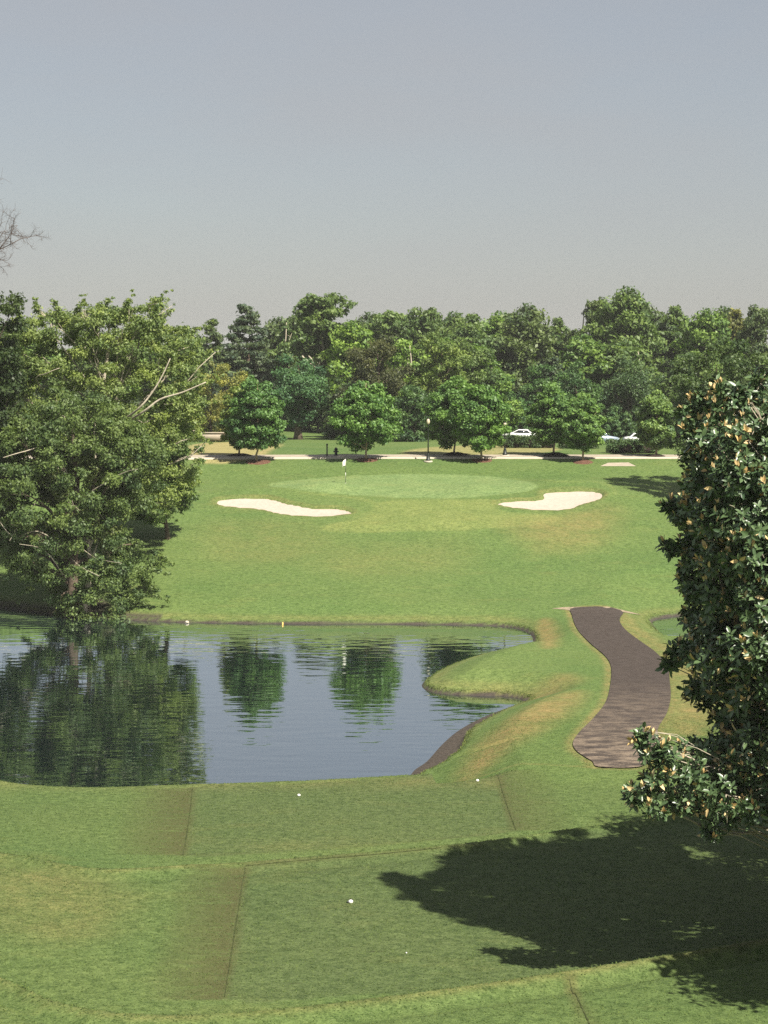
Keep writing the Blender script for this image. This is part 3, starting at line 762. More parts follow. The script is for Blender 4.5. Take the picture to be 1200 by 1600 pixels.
LC = np.vstack([LC, sprays([((285, 520), (334, 503)), ((300, 555), (342, 545)), ((295, 600), (350, 588)), ((225, 485), (268, 454)), ((195, 485), (208, 460)), ((118, 495), (131, 458)), ((300, 635), (338, 628)), ((250, 500), (275, 480)), ((160, 485), (172, 464)),
                            ((90, 490), (84, 468)), ((240, 490), (262, 470)), ((300, 680), (330, 690)), ((60, 485), (52, 468))], b[1], rng)])
sycB = tree('sycamore_tree', b, LC, pt(170, 500, b[1]), .46, 170000, .235, (.128, .178, .062), PALE_BARK, 'largest sycamore with white limbs showing through its crown', 'sycamores beside the pond', rng, 34, flat=.62, droop=.35, asp=.5, spread=.24, shell=2.0)
m = MB()
for pl, r in (([(170, 690), (190, 660), (215, 640), (235, 617), (252, 590), (266, 560)], .17), ([(175, 700), (194, 664), (225, 643), (250, 624), (285, 613), (322, 597)], .19), ([(160, 690), (165, 660), (163, 642)], .13),
              ([(150, 700), (125, 682), (105, 655), (80, 640)], .10), ([(150, 680), (60, 600), (75, 583), (93, 575)], .10), ([(150, 720), (110, 645), (80, 645), (85, 640)], .06), ([(194, 658), (210, 655), (222, 660)], .10), ([(206, 575), (207, 545), (210, 536)], .06), ([(235, 485), (232, 478), (246, 474)], .08), ([(250, 590), (247, 575), (249, 560)], .07), ([(130, 670), (150, 672), (180, 674)], .06), ([(250, 624), (258, 632), (270, 630)], .06)):
    k = len(pl); pp = np.array([pt(x, y, b[1] + .5 - 6.6 * min(i / 1.6, 1)) for i, (x, y) in enumerate(pl)])
    m.tube(smooth_poly(pp, False, 4) - b, .62 * r * np.linspace(1, .4, (k - 1) * 4 + 1), 6)
m.build('limb', PALE_BARK, sycB)
rng = np.random.default_rng(23)
b = spot(262, 842)
LD = outline_lumps([(190, 690), (240, 660), (290, 660), (322, 690), (316, 740), (306, 780), (285, 812), (250, 826), (205, 820), (180, 760)], b[1], 3.6, 80, .8, rng)
tree('broadleaf_tree', b, LD, pt(258, 690, b[1]), .2, 30000, .27, (.075, .125, .040), BARK, 'low dense bushy tree skirted to the grass right of the sycamores', None, rng, 10, flat=.7, droop=.3)
rng = np.random.default_rng(24)
b = spot(-45, 915)
LE = outline_lumps([(-170, 560), (-120, 440), (-60, 410), (-10, 418), (20, 425), (38, 462), (46, 500), (40, 560), (38, 640), (28, 720), (20, 800), (10, 860), (-30, 880), (-120, 860), (-180, 720)], b[1] - 3, 4.5, 120, .95, rng)
tree('sycamore_tree', b, LE, pt(-50, 440, b[1] - 3), .4, 60000, .27, (.040, .064, .024), BARK, 'dark tall sycamore at the left end by the water', 'sycamores beside the pond', rng, 18, flat=.65, droop=.4, asp=.6)
rng = np.random.default_rng(25)
b = spot(330, 706)
LF = outline_lumps([(262, 600), (285, 572), (330, 562), (385, 575), (410, 610), (405, 640), (370, 690), (340, 702), (310, 690), (270, 660)], 245.0, 4.4, 110, .8, rng)
tree('broadleaf_tree', ((330 - 600) / FOC * 245.0, 245.0, gz((330 - 600) / FOC * 245.0, 245.0)), LF, pt(330, 600, 245.0), .22, 17000, .3, (.175, .19, .06), BARK, 'yellow green tree between the sycamores and the round dark maple', None, rng, 9, flat=.7)
# bare tree
def bare():
    b = spot(-75, 915); d = b[1] - 1; root = empty('bare_tree', b, 'leafless tree top of thin dark twigs against the sky at left', 'tree')
    r = np.random.default_rng(5); t = MB(); w = MB()
    t.tube(np.vstack([b - [0, 0, .4], pt(-72, 700, d), pt(-66, 520, d), pt(-58, 430, d)]) - b, [.38, .3, .2, .14], 8)
    def grow_twig(p, dirv, L, rad, lev):
        n = 6; pts = [p]; dv = dirv
        for i in range(n):
            dv = dv + r.normal(size=3) * .18 + np.array([0, 0, .03]); dv = dv / np.linalg.norm(dv); pts.append(pts[-1] + dv * L / n)
        w.tube(np.array(pts) - b, np.linspace(rad, rad * .4, n + 1) * .7, 4)
        if lev:
            for i in range(2, n + 1):
                for _ in range(1 if lev > 1 else 2):
                    sd = dv + r.normal(size=3) * .75; sd /= np.linalg.norm(sd); grow_twig(pts[i], sd, L * r.uniform(.35, .6), rad * .5, lev - 1)
    for a, e, rad in (((-58, 430), (2, 398), .09), ((-60, 440), (-8, 335), .09), ((-62, 460), (-30, 320), .1), ((-60, 450), (-90, 330), .1), ((-62, 470), (-130, 400), .09), ((-58, 432), (8, 420), .06)):
        p0, p1 = pt(*a, d), pt(*e, d); v = p1 - p0; L = np.linalg.norm(v); grow_twig(p0, v / L + np.array([0, r.uniform(-.3, .3), 0]), L, rad, 3)
    t.build('trunk', DEAD_BARK, root); w.build('branches', DEAD_BARK, root)
bare()

# ---- right: tree beyond the magnolia whose shadow lies on the fairway
rng = np.random.default_rng(26)
b = spot(1118, 775)
LG = outline_lumps([(1045, 640), (1040, 590), (1075, 545), (1130, 520), (1190, 540), (1225, 620), (1215, 700), (1170, 735), (1120, 738), (1075, 735), (1048, 722), (1036, 690)], b[1], 4.4, 90, .85, rng)
tree('broadleaf_tree', b, LG, pt(1120, 570, b[1]), .26, 26000, .30, (.056, .092, .036), BARK, 'broad tree on the fairway half hidden by the magnolia', None, rng, 10, flat=.7)

rng = np.random.default_rng(27)
b = np.array([15.9, 45.0, gz(15.9, 45.0)])
LH = np.vstack([ellipsoid_lumps((b[0], b[1], 11.0), (5.2, 5.0, 4.8), 140, 1.0, rng, .1, .3)])
tree('broadleaf_tree', b, LH, b + np.array([0, 0, 10.0]), .34, 26000, .3, (.05, .085, .034), BARK, 'leafy tree past the right edge that shades the near tee', None, rng, 14, flat=.7)

b = np.array([16.2, 62.5, gz(16.2, 62.5)])
LI = np.vstack([ellipsoid_lumps((b[0], b[1], 10.0), (4.2, 4.6, 5.0), 120, 1.0, rng, .1, .3)])
tree('broadleaf_tree', b, LI, b + np.array([0, 0, 10.0]), .3, 22000, .3, (.06, .10, .04), BARK, 'leafy tree hidden behind the magnolia at the right edge', None, rng, 14, flat=.7)

# ---- mid distance trees behind the maples
mid = [ # x, base row, crown outline centre row, width px, height px, depth, colour, label, leaves, limbs
    (466, 690, 608, 108, 112, 215, (.040, .088, .040), 'round bluish oak with a thick dark trunk left of the flag', 9000, .55, 'oak_tree'),
    (590, 700, 595, 120, 150, 212, (.042, .050, .022), 'dark bronze leaved tree behind the broad maple at the flag', 10000, .4, 'beech_tree'),
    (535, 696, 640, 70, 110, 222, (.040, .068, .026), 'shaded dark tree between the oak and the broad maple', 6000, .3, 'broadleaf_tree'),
    (640, 704, 650, 82, 115, 205, (.038, .074, .030), 'dark rounded tree behind the street lamp', 7000, .28, 'broadleaf_tree'),
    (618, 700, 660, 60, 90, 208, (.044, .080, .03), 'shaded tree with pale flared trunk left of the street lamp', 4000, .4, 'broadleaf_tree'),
    (690, 697, 585, 96, 140, 232, (.080, .118, .034), 'bright green tree filling the gap above the lamp', 9000, .3, 'broadleaf_tree'),
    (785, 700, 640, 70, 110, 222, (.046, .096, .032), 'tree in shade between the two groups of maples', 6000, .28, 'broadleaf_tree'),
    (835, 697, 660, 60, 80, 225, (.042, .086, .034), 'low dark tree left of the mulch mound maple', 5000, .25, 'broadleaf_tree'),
    (957, 696, 662, 42, 58, 236, (.050, .094, .040), 'small cone shaped tree above the clipped hedge', 4500, .12, 'conical_tree'),
    (735, 696, 580, 104, 150, 240, (.058, .092, .032), 'bright broad tree right above the broad maple by the lamp', 9000, .3, 'broadleaf_tree'),
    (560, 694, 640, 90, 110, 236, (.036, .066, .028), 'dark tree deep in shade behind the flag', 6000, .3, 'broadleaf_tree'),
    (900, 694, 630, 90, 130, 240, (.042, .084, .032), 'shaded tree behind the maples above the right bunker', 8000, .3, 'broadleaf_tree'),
    (985, 692, 620, 110, 130, 246, (.040, .072, .032), 'wide dim tree over the parked white car', 8000, .3, 'broadleaf_tree'),
    (1060, 694, 640, 90, 110, 240, (.044, .080, .032), 'dim tree between the pointed maple and the magnolia', 7000, .3, 'broadleaf_tree'),
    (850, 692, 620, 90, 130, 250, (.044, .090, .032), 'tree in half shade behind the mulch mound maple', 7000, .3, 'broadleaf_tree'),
    (978, 695, 668, 40, 42, 236, (.044, .080, .034), 'low rounded tree behind the clipped hedge', 3500, .14, 'broadleaf_tree')]
for i, (cx, by, cy, w, h, D, cl, lb, n, r0, nm) in enumerate(mid):
    if w > 50: D *= 1.2 if D < 230 else 1.1
    rng = np.random.default_rng(100 + i); x = (cx - 600) / FOC * D; base = np.array([x, D, gz(x, D)]); sc = FOC / D
    w *= 1.15; h *= 1.1; c = pt(cx, cy, D); tp = .75 if nm == 'conical_tree' else .2
    L = ellipsoid_lumps(c, (w / 2 / sc, w / 2 / sc, h / 2 / sc), 70, w / sc * .10, rng, tp, .4)
    tree(nm, base, L, c + np.array([0, 0, h * .3 / sc]), r0, int(n * 2.1), .34, tuple(np.array(cl) * 1.4), BARK if nm != 'broadleaf_tree' or r0 < .38 else TAN_BARK, lb, 'park trees behind the maples', rng, 12, flat=.68)

# ---- the wood on the skyline: a few kinds, copied tree by tree
def proto(kind, seed):
    rng = np.random.default_rng(seed); root_loc = np.zeros(3)
    if kind == 'round': L = ellipsoid_lumps((0, 0, 8), (5, 5, 8), 110, 1.2, rng, .15, .4); n, s, fl = 17000, .52, .7
    if kind == 'tall':
        L = np.vstack([ellipsoid_lumps((0, 0, 5), (4.8, 4.8, 5.5), 70, 1.15, rng, .1, .4), ellipsoid_lumps((.8, 0, 11.5), (3.3, 3.3, 4.4), 40, .95, rng, .25, .4), ellipsoid_lumps((-2.2, 0, 10), (2.2, 2.2, 3), 18, .85, rng)]); n, s, fl = 17000, .5, .68
    if kind == 'lumpy':
        L = np.vstack([ellipsoid_lumps((rng.uniform(-3.2, 3.2), rng.uniform(-3, 3), z), (2.6, 2.6, 2.1), 16, .95, rng) for z in np.linspace(1.6, 13.6, 11)]); n, s, fl = 18000, .5, .62
    if kind == 'open':
        L = np.vstack([ellipsoid_lumps((3.6 * math.cos(a) * (1 - .05 * z), 3.6 * math.sin(a) * (1 - .05 * z), z), (2.3, 2.3, 1.5), 10, .8, rng) for a, z in zip(np.arange(20) * 2.4, np.linspace(1.5, 14.6, 20))]); n, s, fl = 17000, .46, .6
    if kind == 'pine':
        L = []
        for z in np.arange(1.5, 15.4, .85):
            R_ = 4.4 * (1 - ((z - 4) / 12.5) ** 1.6) if z > 4 else 3.6
            R_ = max(R_, .7); k = int(5 + R_ * 3)
            for j in range(k):
                a = rng.uniform(0, 6.28); f = rng.uniform(.35, 1); L.append([R_ * f * math.cos(a), R_ * f * math.sin(a), z + .35 * rng.normal(), .75])
        L = np.array(L); n, s, fl = 16000, .46, .38
    root = empty({'pine': 'pine_tree', 'conifer': 'conifer_tree'}.get(kind, 'broadleaf_tree'), (0, 0, 0), None, 'tree')
    skeleton((0, 0, 0), (0.3, 0, 14), .42, L, 16, rng).build('trunk', PALE_BARK if kind in ('open', 'lumpy') else BARK, root)
    v, q, t = leaves(L, n, s, rng, flat=fl, asp=.6, spread=.14)
    cr = link('crown', mesh_np('crown', v, q, [LEAF], False, {'tint': t}), root)
    top = L[:, 2].max() + .1; wid = np.percentile(np.abs(L[:, 0]), 97) * 2 + 1.6
    return root, top, wid
kinds = {k: proto(k, 300 + i) for i, k in enumerate(('round', 'tall', 'lumpy', 'open', 'pine'))}
G1, G2, G3 = (.046, .084, .034), (.056, .108, .034), (.070, .132, .034)
DK, OL, BL = (.036, .062, .030), (.066, .084, .034), (.034, .058, .042)
wood = [ # x, top row, width px, depth, kind, colour, label
    (388, 478, 96, 300, 'pine', BL, 'tall bluish pine standing above the oak on the skyline'),
    (330, 500, 66, 318, 'pine', DK, 'smaller dark pine between sycamores and the tall bluish pine'),
    (503, 462, 118, 292, 'open', G1, 'tallest skyline tree left of centre with a white forked limb'),
    (445, 492, 76, 306, 'lumpy', G1, 'ragged tree between the bluish pine and the white limbed tree'),
    (552, 512, 88, 284, 'round', G3, 'bright lime green tree just right of the white limbed tree'),
    (606, 489, 90, 312, 'open', G1, 'feathery topped tree above the bronze tree'),
    (664, 484, 84, 308, 'open', G1, 'twiggy flat topped skyline tree above the street lamp'),
    (640, 530, 84, 282, 'lumpy', G3, 'light green tree below the twiggy flat topped one'),
    (733, 494, 84, 310, 'tall', G1, 'rounded skyline tree between the twiggy one and the dark dome'),
    (702, 538, 96, 270, 'round', G3, 'bright leafy tree above the maple with the scarred trunk'),
    (768, 540, 96, 266, 'lumpy', G2, 'bright tree leaning over the maples right of the lamp'),
    (818, 486, 96, 312, 'round', DK, 'dark domed skyline tree above the boot shaped bunker'),
    (866, 500, 70, 322, 'tall', G1, 'mid green skyline tree right of the dark dome'),
    (862, 560, 84, 276, 'pine', BL, 'bluish drooping tree in the shade below the dark dome'),
    (912, 469, 76, 318, 'lumpy', DK, 'knobbly dark skyline tree left of the tallest right hand tree'),
    (976, 462, 104, 312, 'round', G1, 'tallest broad green tree on the right skyline'),
    (918, 532, 104, 286, 'round', G2, 'large soft green tree in front of the knobbly dark one'),
    (1000, 540, 108, 284, 'lumpy', G1, 'greyish spreading tree above the parked white car'),
    (1048, 482, 86, 316, 'tall', G1, 'upright skyline tree right of the tallest broad one'),
    (1106, 494, 92, 306, 'round', G2, 'pale green skyline tree above the magnolia tip'),
    (1156, 487, 84, 318, 'tall', OL, 'olive skyline tree second from the right end'),
    (1206, 480, 80, 310, 'lumpy', DK, 'dark tree at the right end of the skyline'),
    (1080, 560, 96, 262, 'round', G1, 'lower tree just left of the magnolia top'),
    (1166, 560, 100, 268, 'lumpy', G1, 'lower tree directly behind the magnolia top'),
    (285, 520, 80, 300, 'round', G1, 'mid green tree peeping past the large sycamore'),
    (220, 512, 90, 306, 'round', G2, 'tree mostly hidden behind the large sycamore crown'),
    (130, 520, 100, 310, 'lumpy', G1, 'tree in the wood behind the sycamores at left'),
    (572, 498, 92, 338, 'round', DK, 'dark back row tree seen between the white limbed and the feathery topped trees'),
    (632, 494, 84, 340, 'tall', G1, 'back row tree seen between the feathery topped and the twiggy trees'),
    (700, 497, 90, 342, 'round', G1, 'back row tree seen just right of the twiggy flat topped tree'),
    (776, 497, 92, 338, 'round', G2, 'back row tree seen just left of the dark domed tree'),
    (1014, 484, 84, 340, 'round', DK, 'back row tree seen in the dip right of the tallest broad green tree'),
    (1128, 490, 90, 338, 'round', G1, 'back row tree seen between the pale green and olive skyline trees'),
    (440, 505, 90, 338, 'round', DK, 'dark back row tree seen right of the tall bluish pine'),
    (1270, 490, 100, 312, 'round', G1, 'first rounded tree of the wood past the right edge of the view'), (1350, 480, 110, 306, 'tall', G2, 'second tree of the wood past the right edge, with two leaders'), (1440, 500, 110, 300, 'round', DK, 'dark outermost tree of the wood past the right edge'),
    (40, 510, 110, 312, 'round', G2, 'rounded tree of the wood behind the dark sycamore at the left end'), (-60, 495, 110, 306, 'tall', G1, 'tree of the wood just past the left edge, behind the bare tree'), (-150, 500, 110, 310, 'round', G1, 'outermost tree of the wood past the left edge')]
first = set()
for i, (cx, ty, w, D, kd, cl, lb) in enumerate(wood):
    root, top, wid = kinds[kd]; rg = np.random.default_rng(500 + i)
    x = (cx - 600) / FOC * D; z0 = gz(x, D); zt = pt(cx, ty, D)[2]
    sx = w / (FOC / D) / wid * 1.12; s = (sx, sx, (zt - z0) / top)
    lb = lb or 'tree of the wood beyond the edge of the lawns'
    cl = tuple(np.array(cl) * rg.uniform(.9, 1.1) * np.array([1.9, 1.66, 1.45]))
    if kd not in first:
        first.add(kd); o = root; o.location = (x, D, z0); o.scale = s; o.rotation_euler = (0, 0, 0); tag(o, lb, None, 'trees of the wood on the skyline')
        for ch in o.children:
            if ch.name.startswith('crown'): ch.color = (*cl, 1)
    else:
        o = copy_tree(root, (x, D, z0), s, rg.uniform(0, 6.28), cl, lb, 'trees of the wood on the skyline')
    if ty == 462 and cx == 503:      # its white forked limb
        m = MB(); fx = lambda a, b_, dd=0: (pt(a, b_, D - 5 + dd) - np.array([x, D, z0])) / np.array(s)
        for pl, r in (([(508, 600), (502, 586), (492, 575), (480, 565), (472, 556)], .34), ([(490, 573), (487, 562), (482, 556)], .22), ([(497, 580), (498, 570), (500, 564)], .16)):
            m.tube(smooth_poly(np.array([fx(*q_) for q_ in pl]), False, 3), np.linspace(r, r * .5, (len(pl) - 1) * 3 + 1) * .55, 6)
        m.build('limb', PALE_BARK, o)
# shrubs under the wood
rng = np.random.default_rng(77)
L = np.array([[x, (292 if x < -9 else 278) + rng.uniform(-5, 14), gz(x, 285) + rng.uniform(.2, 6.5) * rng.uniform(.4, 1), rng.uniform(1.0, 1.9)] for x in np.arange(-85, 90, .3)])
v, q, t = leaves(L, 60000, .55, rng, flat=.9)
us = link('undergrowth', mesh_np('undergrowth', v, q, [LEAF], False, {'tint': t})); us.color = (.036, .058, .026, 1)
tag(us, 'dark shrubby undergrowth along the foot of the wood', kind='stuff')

# hedges
def hedge(px, py, wpx, hpx, label, seed, color=(.055, .100, .040)):
    p = spot(px, py); sc = FOC / p[1]; w, h = wpx / sc, hpx / sc; r = np.random.default_rng(seed); L = []
    for xx in np.arange(-w / 2, w / 2 + .01, .42):
        for zz in np.arange(.3, h, .42): L.append([xx, r.uniform(-.6, .6), zz + .06 * r.normal(), .38])
    core = MB(); core.box((0, 0, h * .35), (w * .9, .5, h * .6)); root = empty('hedge', p, label, 'hedge')
    core.build('core', DARK_MULCH, root, smooth=False)
    v, q, t = leaves(np.array(L), int(len(L) * 150), .2, r, flat=.95); o = link('foliage', mesh_np('foliage', v, q, [LEAF], False, {'tint': t}), root); o.color = (*color, 1)
hedge(990, 708, 76, 19, 'clipped hedge in front of the parked white car', 41)
hedge(905, 701, 56, 12, 'low dark hedge left of the clipped one near the silver car', 42, (.045, .078, .034))
hedge(826, 700, 80, 19, 'small row of dark shrubs behind the mulch mound maple', 43, (.048, .085, .034))

# ------------------------------------------------------------------ magnolia
MAG_UP, nt, bs = new_mat('glossy_magnolia_leaf')
t = attr(nt, 'tint'); oi = N(nt, 'ShaderNodeObjectInfo')
c = mixc(nt, t.outputs['Fac'], (.036, .072, .030), (.115, .175, .070)); nt.links.new(c, bs.inputs['Base Color'])
bs.inputs['Roughness'].default_value = .36; bs.inputs['Specular IOR Level'].default_value = .55
MAG_TAN, nt, bs = new_mat('rusty_magnolia_underside')
t = attr(nt, 'tint'); c = mixc(nt, t.outputs['Fac'], (.48, .33, .13), (.68, .54, .29)); nt.links.new(c, bs.inputs['Base Color']); bs.inputs['Roughness'].default_value = .6

def leaf_shapes(P, A, Nn, S, asp=.42):
    """pointed oval leaves folded along the midrib; P base, A along, N up, S length -> verts, quads"""
    B = np.cross(Nn, A); n = len(P); S = S[:, None]
    mids = [(0, 0, 0), (.33, 0, -.015), (.68, 0, -.03), (1, 0, -.09)]
    prof = [(.30, .5), (.68, .46)]
    V = [P + A * S * a + Nn * S * c for a, _, c in mids]
    for sgn in (1, -1):
        for (a, w_), cc in zip(prof, (.06, .045)): V.append(P + A * S * a + B * S * asp * w_ * sgn + Nn * S * cc)
    V = np.stack(V, 1).reshape(-1, 3); o = (np.arange(n) * 8)[:, None]
    Q = np.vstack([o + np.array([1, 4, 5, 2])[None], o + np.array([1, 2, 7, 6])[None]])
    T = np.vstack([o + np.array([0, 4, 1])[None], o + np.array([0, 1, 6])[None], o + np.array([2, 5, 3])[None], o + np.array([2, 3, 7])[None]])
    return V, Q, T

def unit(v): return v / (np.linalg.norm(v, axis=-1, keepdims=True) + 1e-9)

def magnolia():
    r = np.random.default_rng(31); D0 = 52.0
    base = np.array([13.2, D0 + .5, gz(13.2, D0 + .5)])
    root = empty('magnolia_tree', base, 'glossy dark magnolia with tan new leaves in front of the path at right', 'tree')
    lump = []   # px, py, r px, depth offset
    hand = [(1092, 616, 13, 0), (1125, 608, 15, -.5), (1158, 614, 15, -1), (1190, 600, 20, -.5), (1070, 650, 14, -.3), (1046, 790, 12, -.3), (1042, 852, 10, .2), (1048, 1040, 14, -.8), (1000, 1150, 14, -2.4), (1072, 885, 12, .4), (1098, 640, 26, 0), (1140, 640, 40, -1), (1188, 636, 36, 0), (1085, 675, 24, -.5), (1120, 690, 45, -1.5), (1170, 690, 50, -2), (1090, 725, 34, 0), (1105, 755, 40, -1), (1150, 745, 50, -2.2),
            (1190, 750, 50, -2.5), (1066, 800, 24, -.3), (1085, 805, 36, -.6), (1120, 810, 46, -1.8), (1165, 815, 52, -2.6), (1062, 858, 20, .2), (1090, 868, 36, -.2), (1130, 870, 48, -1.5), (1180, 875, 52, -2.5),
            (1078, 905, 24, .4), (1095, 920, 34, 0), (1135, 930, 48, -1.2), (1180, 940, 52, -2.2), (1085, 965, 26, .3), (1110, 975, 38, -.4), (1060, 1022, 22, -.8), (1085, 1020, 34, -.8), (1125, 1025, 46, -1.5), (1175, 1015, 52, -2.4),
            (1098, 1068, 26, .2), (1085, 1078, 20, .5), (1135, 1075, 40, -1), (1185, 1080, 50, -2), (1105, 1100, 16, .6), (1150, 1120, 36, -.8), (1190, 1140, 46, -1.6), (1128, 1128, 20, 0),
            (1020, 1168, 26, -2.4), (1050, 1185, 34, -2.4), (1085, 1172, 28, -1.5), (1085, 1210, 34, -2.2), (1120, 1170, 32, -1.2), (1030, 1215, 28, -2.4), (1000, 1244, 22, -2.4), (1030, 1255, 28, -2.4), (1070, 1245, 32, -2.2), (1130, 1210, 34, -1.6), (1170, 1190, 42, -2),
            (1190, 1230, 36, -2), (1180, 1265, 26, -2.2), (1115, 1298, 17, -2), (1145, 1275, 20, -1.8), (985, 1240, 13, -2.4), (1105, 1260, 22, -2)]
    for a, b_, c_, dd in hand: q = pt(a, b_, D0 + dd); lump.append([*q, c_ / FOC * D0])
    L = np.array(lump)
    # the rest of the crown: round the trunk, away from the view and out of frame
    ex = []
    for _ in range(330):
        z = r.uniform(7.0, 18.6); Rz = np.interp(z, [6.5, 8, 11, 14, 17, 19.2], [3.8, 5.6, 5.0, 5.4, 4.2, 1.6]); a = r.uniform(0, 6.28); f = r.uniform(.55, .95)
        q = np.array([13.2 + Rz * f * math.cos(a), D0 + .5 + Rz * f * math.sin(a), z])
        u = 600 + q[0] / q[1] * FOC; vv = HOR + (EYE - q[2]) / q[1] * FOC
        edge = np.interp(vv, [600, 640, 700, 800, 850, 960, 1000, 1060, 1110, 1130, 1150, 1240, 1330], [1130, 1105, 1100, 1085, 1100, 1110, 1095, 1120, 1160, 1160, 1110, 1080, 1180])
        if u < edge + 30 or vv < 640: continue
        ex.append([*q, r.uniform(.6, 1.0)])
    for _ in range(190):      # the far side, away from the view
        z = r.uniform(7.5, 17.2); q = np.array([r.uniform(8.3, 16.5), D0 + r.uniform(1.5, 7.0), z]); u = 600 + q[0] / q[1] * FOC; vv = HOR + (EYE - q[2]) / q[1] * FOC
        edge = np.interp(vv, [600, 640, 700, 800, 850, 960, 1000, 1060, 1110, 1130, 1150, 1240, 1330], [1150, 1120, 1100, 1085, 1095, 1110, 1095, 1120, 1165, 1165, 1110, 1085, 1180])
        if u > edge + 5 and vv > 650: ex.append([*q, r.uniform(.55, .9)])
    L = np.vstack([L, ex])
    # rosettes of leaves on the lumps
    Pp, Aa, Nn, Ss, Tan = [], [], [], [], []
    nh = len(hand); ctr = np.array([13.2, D0 + .5, 12.0])
    for i, (x, y, z, rr) in enumerate(L):
        k = int((36 if i < nh else 25) * (rr / .7) ** 1.7) + 5
        dirs = unit(r.normal(size=(k, 3)) + .35 * unit(np.array([x, y, z]) - ctr) + np.array([0, 0, .15]))
        for d in dirs:
            tip = np.array([x, y, z]) + d * rr * r.uniform(.6, 1.0) * np.array([1, 1, .9])
            ax = unit(d + np.array([0, 0, .45]) + .3 * r.normal(size=3))
            e1 = unit(np.cross(ax, r.normal(size=3))); e2 = np.cross(ax, e1); m_ = r.integers(7, 11); ph = r.uniform(0, 6.28)
            big_ = r.uniform(.17, .27)
            for j in range(m_):
                a = ph + j * 2.4; tilt = r.uniform(.05, .65) if j > 2 else r.uniform(.5, 1.1)
                rad = e1 * math.cos(a) + e2 * math.sin(a); A = unit(rad + ax * tilt - np.array([0, 0, .12])); Nr = unit(ax - A * (ax @ A) + .25 * r.normal(size=3)); Nr = unit(Nr - A * (Nr @ A))
                Pp.append(tip - ax * .03 * j + rad * .015); Aa.append(A); Nn.append(Nr); Ss.append(big_ * r.uniform(.75, 1.15)); Tan.append(r.random() < .03)
            if r.random() < .17:
                for j in range(r.integers(3, 6)):
                    a = ph + j * 2.1; rad = e1 * math.cos(a) + e2 * math.sin(a); A = unit(ax + np.array([0, 0, .5]) + .42 * rad); Nr = unit(-rad - A * (-rad @ A))
                    Pp.append(tip + rad * .02 + ax * .02); Aa.append(A); Nn.append(Nr); Ss.append(big_ * r.uniform(.7, 1.0)); Tan.append(True)
    Pp, Aa, Nn, Ss, Tan = map(np.array, (Pp, Aa, Nn, Ss, Tan))
    u = 600 + Pp[:, 0] / Pp[:, 1] * FOC; vv = HOR + (EYE - Pp[:, 2]) / Pp[:, 1] * FOC
    cand = np.where((u > 975) & (u < 1195) & (vv > 600) & (vv < 1320) & (Pp[:, 1] < D0 + .2))[0]
    own = cand[np.argsort(-(Ss[cand] / (Pp[cand, 1] - D0 + 8)))][:300]
    rest = np.setdiff1d(np.arange(len(Pp)), own)
    V, Q, T = leaf_shapes(Pp[rest] - base, Aa[rest], Nn[rest], Ss[rest])
    tn = np.repeat(np.clip(.45 + .25 * r.normal(size=len(rest)), 0, 1), 8)
    tt = Tan[rest].astype(int); mi = np.concatenate([np.tile(tt, 2), np.tile(tt, 4)])
    fo = link('foliage', mesh_np('foliage', V, [Q, T], [MAG_UP, MAG_TAN], False, {'tint': tn}, mi), root); fo['kind'] = 'stuff'
    # the largest leaves, one by one, sharing two meshes
    one = [mesh_np('leaf', *[(a if k == 0 else a) for k, a in enumerate((leaf_shapes(np.zeros((1, 3)), np.array([[0, 1., 0]]), np.array([[0, 0, 1.]]), np.ones(1))[0],))],
                   list(leaf_shapes(np.zeros((1, 3)), np.array([[0, 1., 0]]), np.array([[0, 0, 1.]]), np.ones(1))[1:]), [mm], False, {'tint': np.full(8, tv)}) for mm, tv in ((MAG_UP, .5), (MAG_TAN, .6), (MAG_UP, .8))]
    from mathutils import Matrix
    for i in own:
        me = one[1] if Tan[i] else one[0 if r.random() < .6 else 2]
        o = link('leaf', me, root); B = np.cross(Aa[i], Nn[i])
        Mx = Matrix(((B[0], Aa[i][0], Nn[i][0], 0), (B[1], Aa[i][1], Nn[i][1], 0), (B[2], Aa[i][2], Nn[i][2], 0), (0, 0, 0, 1)))
        o.matrix_local = Matrix.Translation(Vector(Pp[i] - base)) @ Mx @ Matrix.Scale(float(Ss[i]), 4)
    # trunk, boughs
    tr = MB(); tr.tube(fan((0, 0, -.4), (0.2, 0, 15.3), (0, 0, 0), 10, r, .01), np.array([.5, .34, .3, .27, .24, .2, .16, .12, .08, .04]), 9)
    tr.build('trunk', BARK, root)
    br = MB()
    for i, (x, y, z, rr) in enumerate(L):
        e = np.array([x, y, z]) - base; s = np.array([.05, 0, np.clip(e[2] * r.uniform(.55, .85), 2.0, 14.5)])
        p = fan(s, e, (0, 0, -.06), 7, r, .03); br.tube(p, np.linspace(.075 if i % 4 == 0 else .045, .012, 7), 5)
        for _ in range(3):
            j = r.integers(4, 7); br.tube(fan(p[j], e + unit(r.normal(size=3)) * rr * .9, (0, 0, .1), 4, r, .05), np.linspace(.016, .006, 4), 4)
    br.build('branches', PALE_BARK, root)
magnolia()

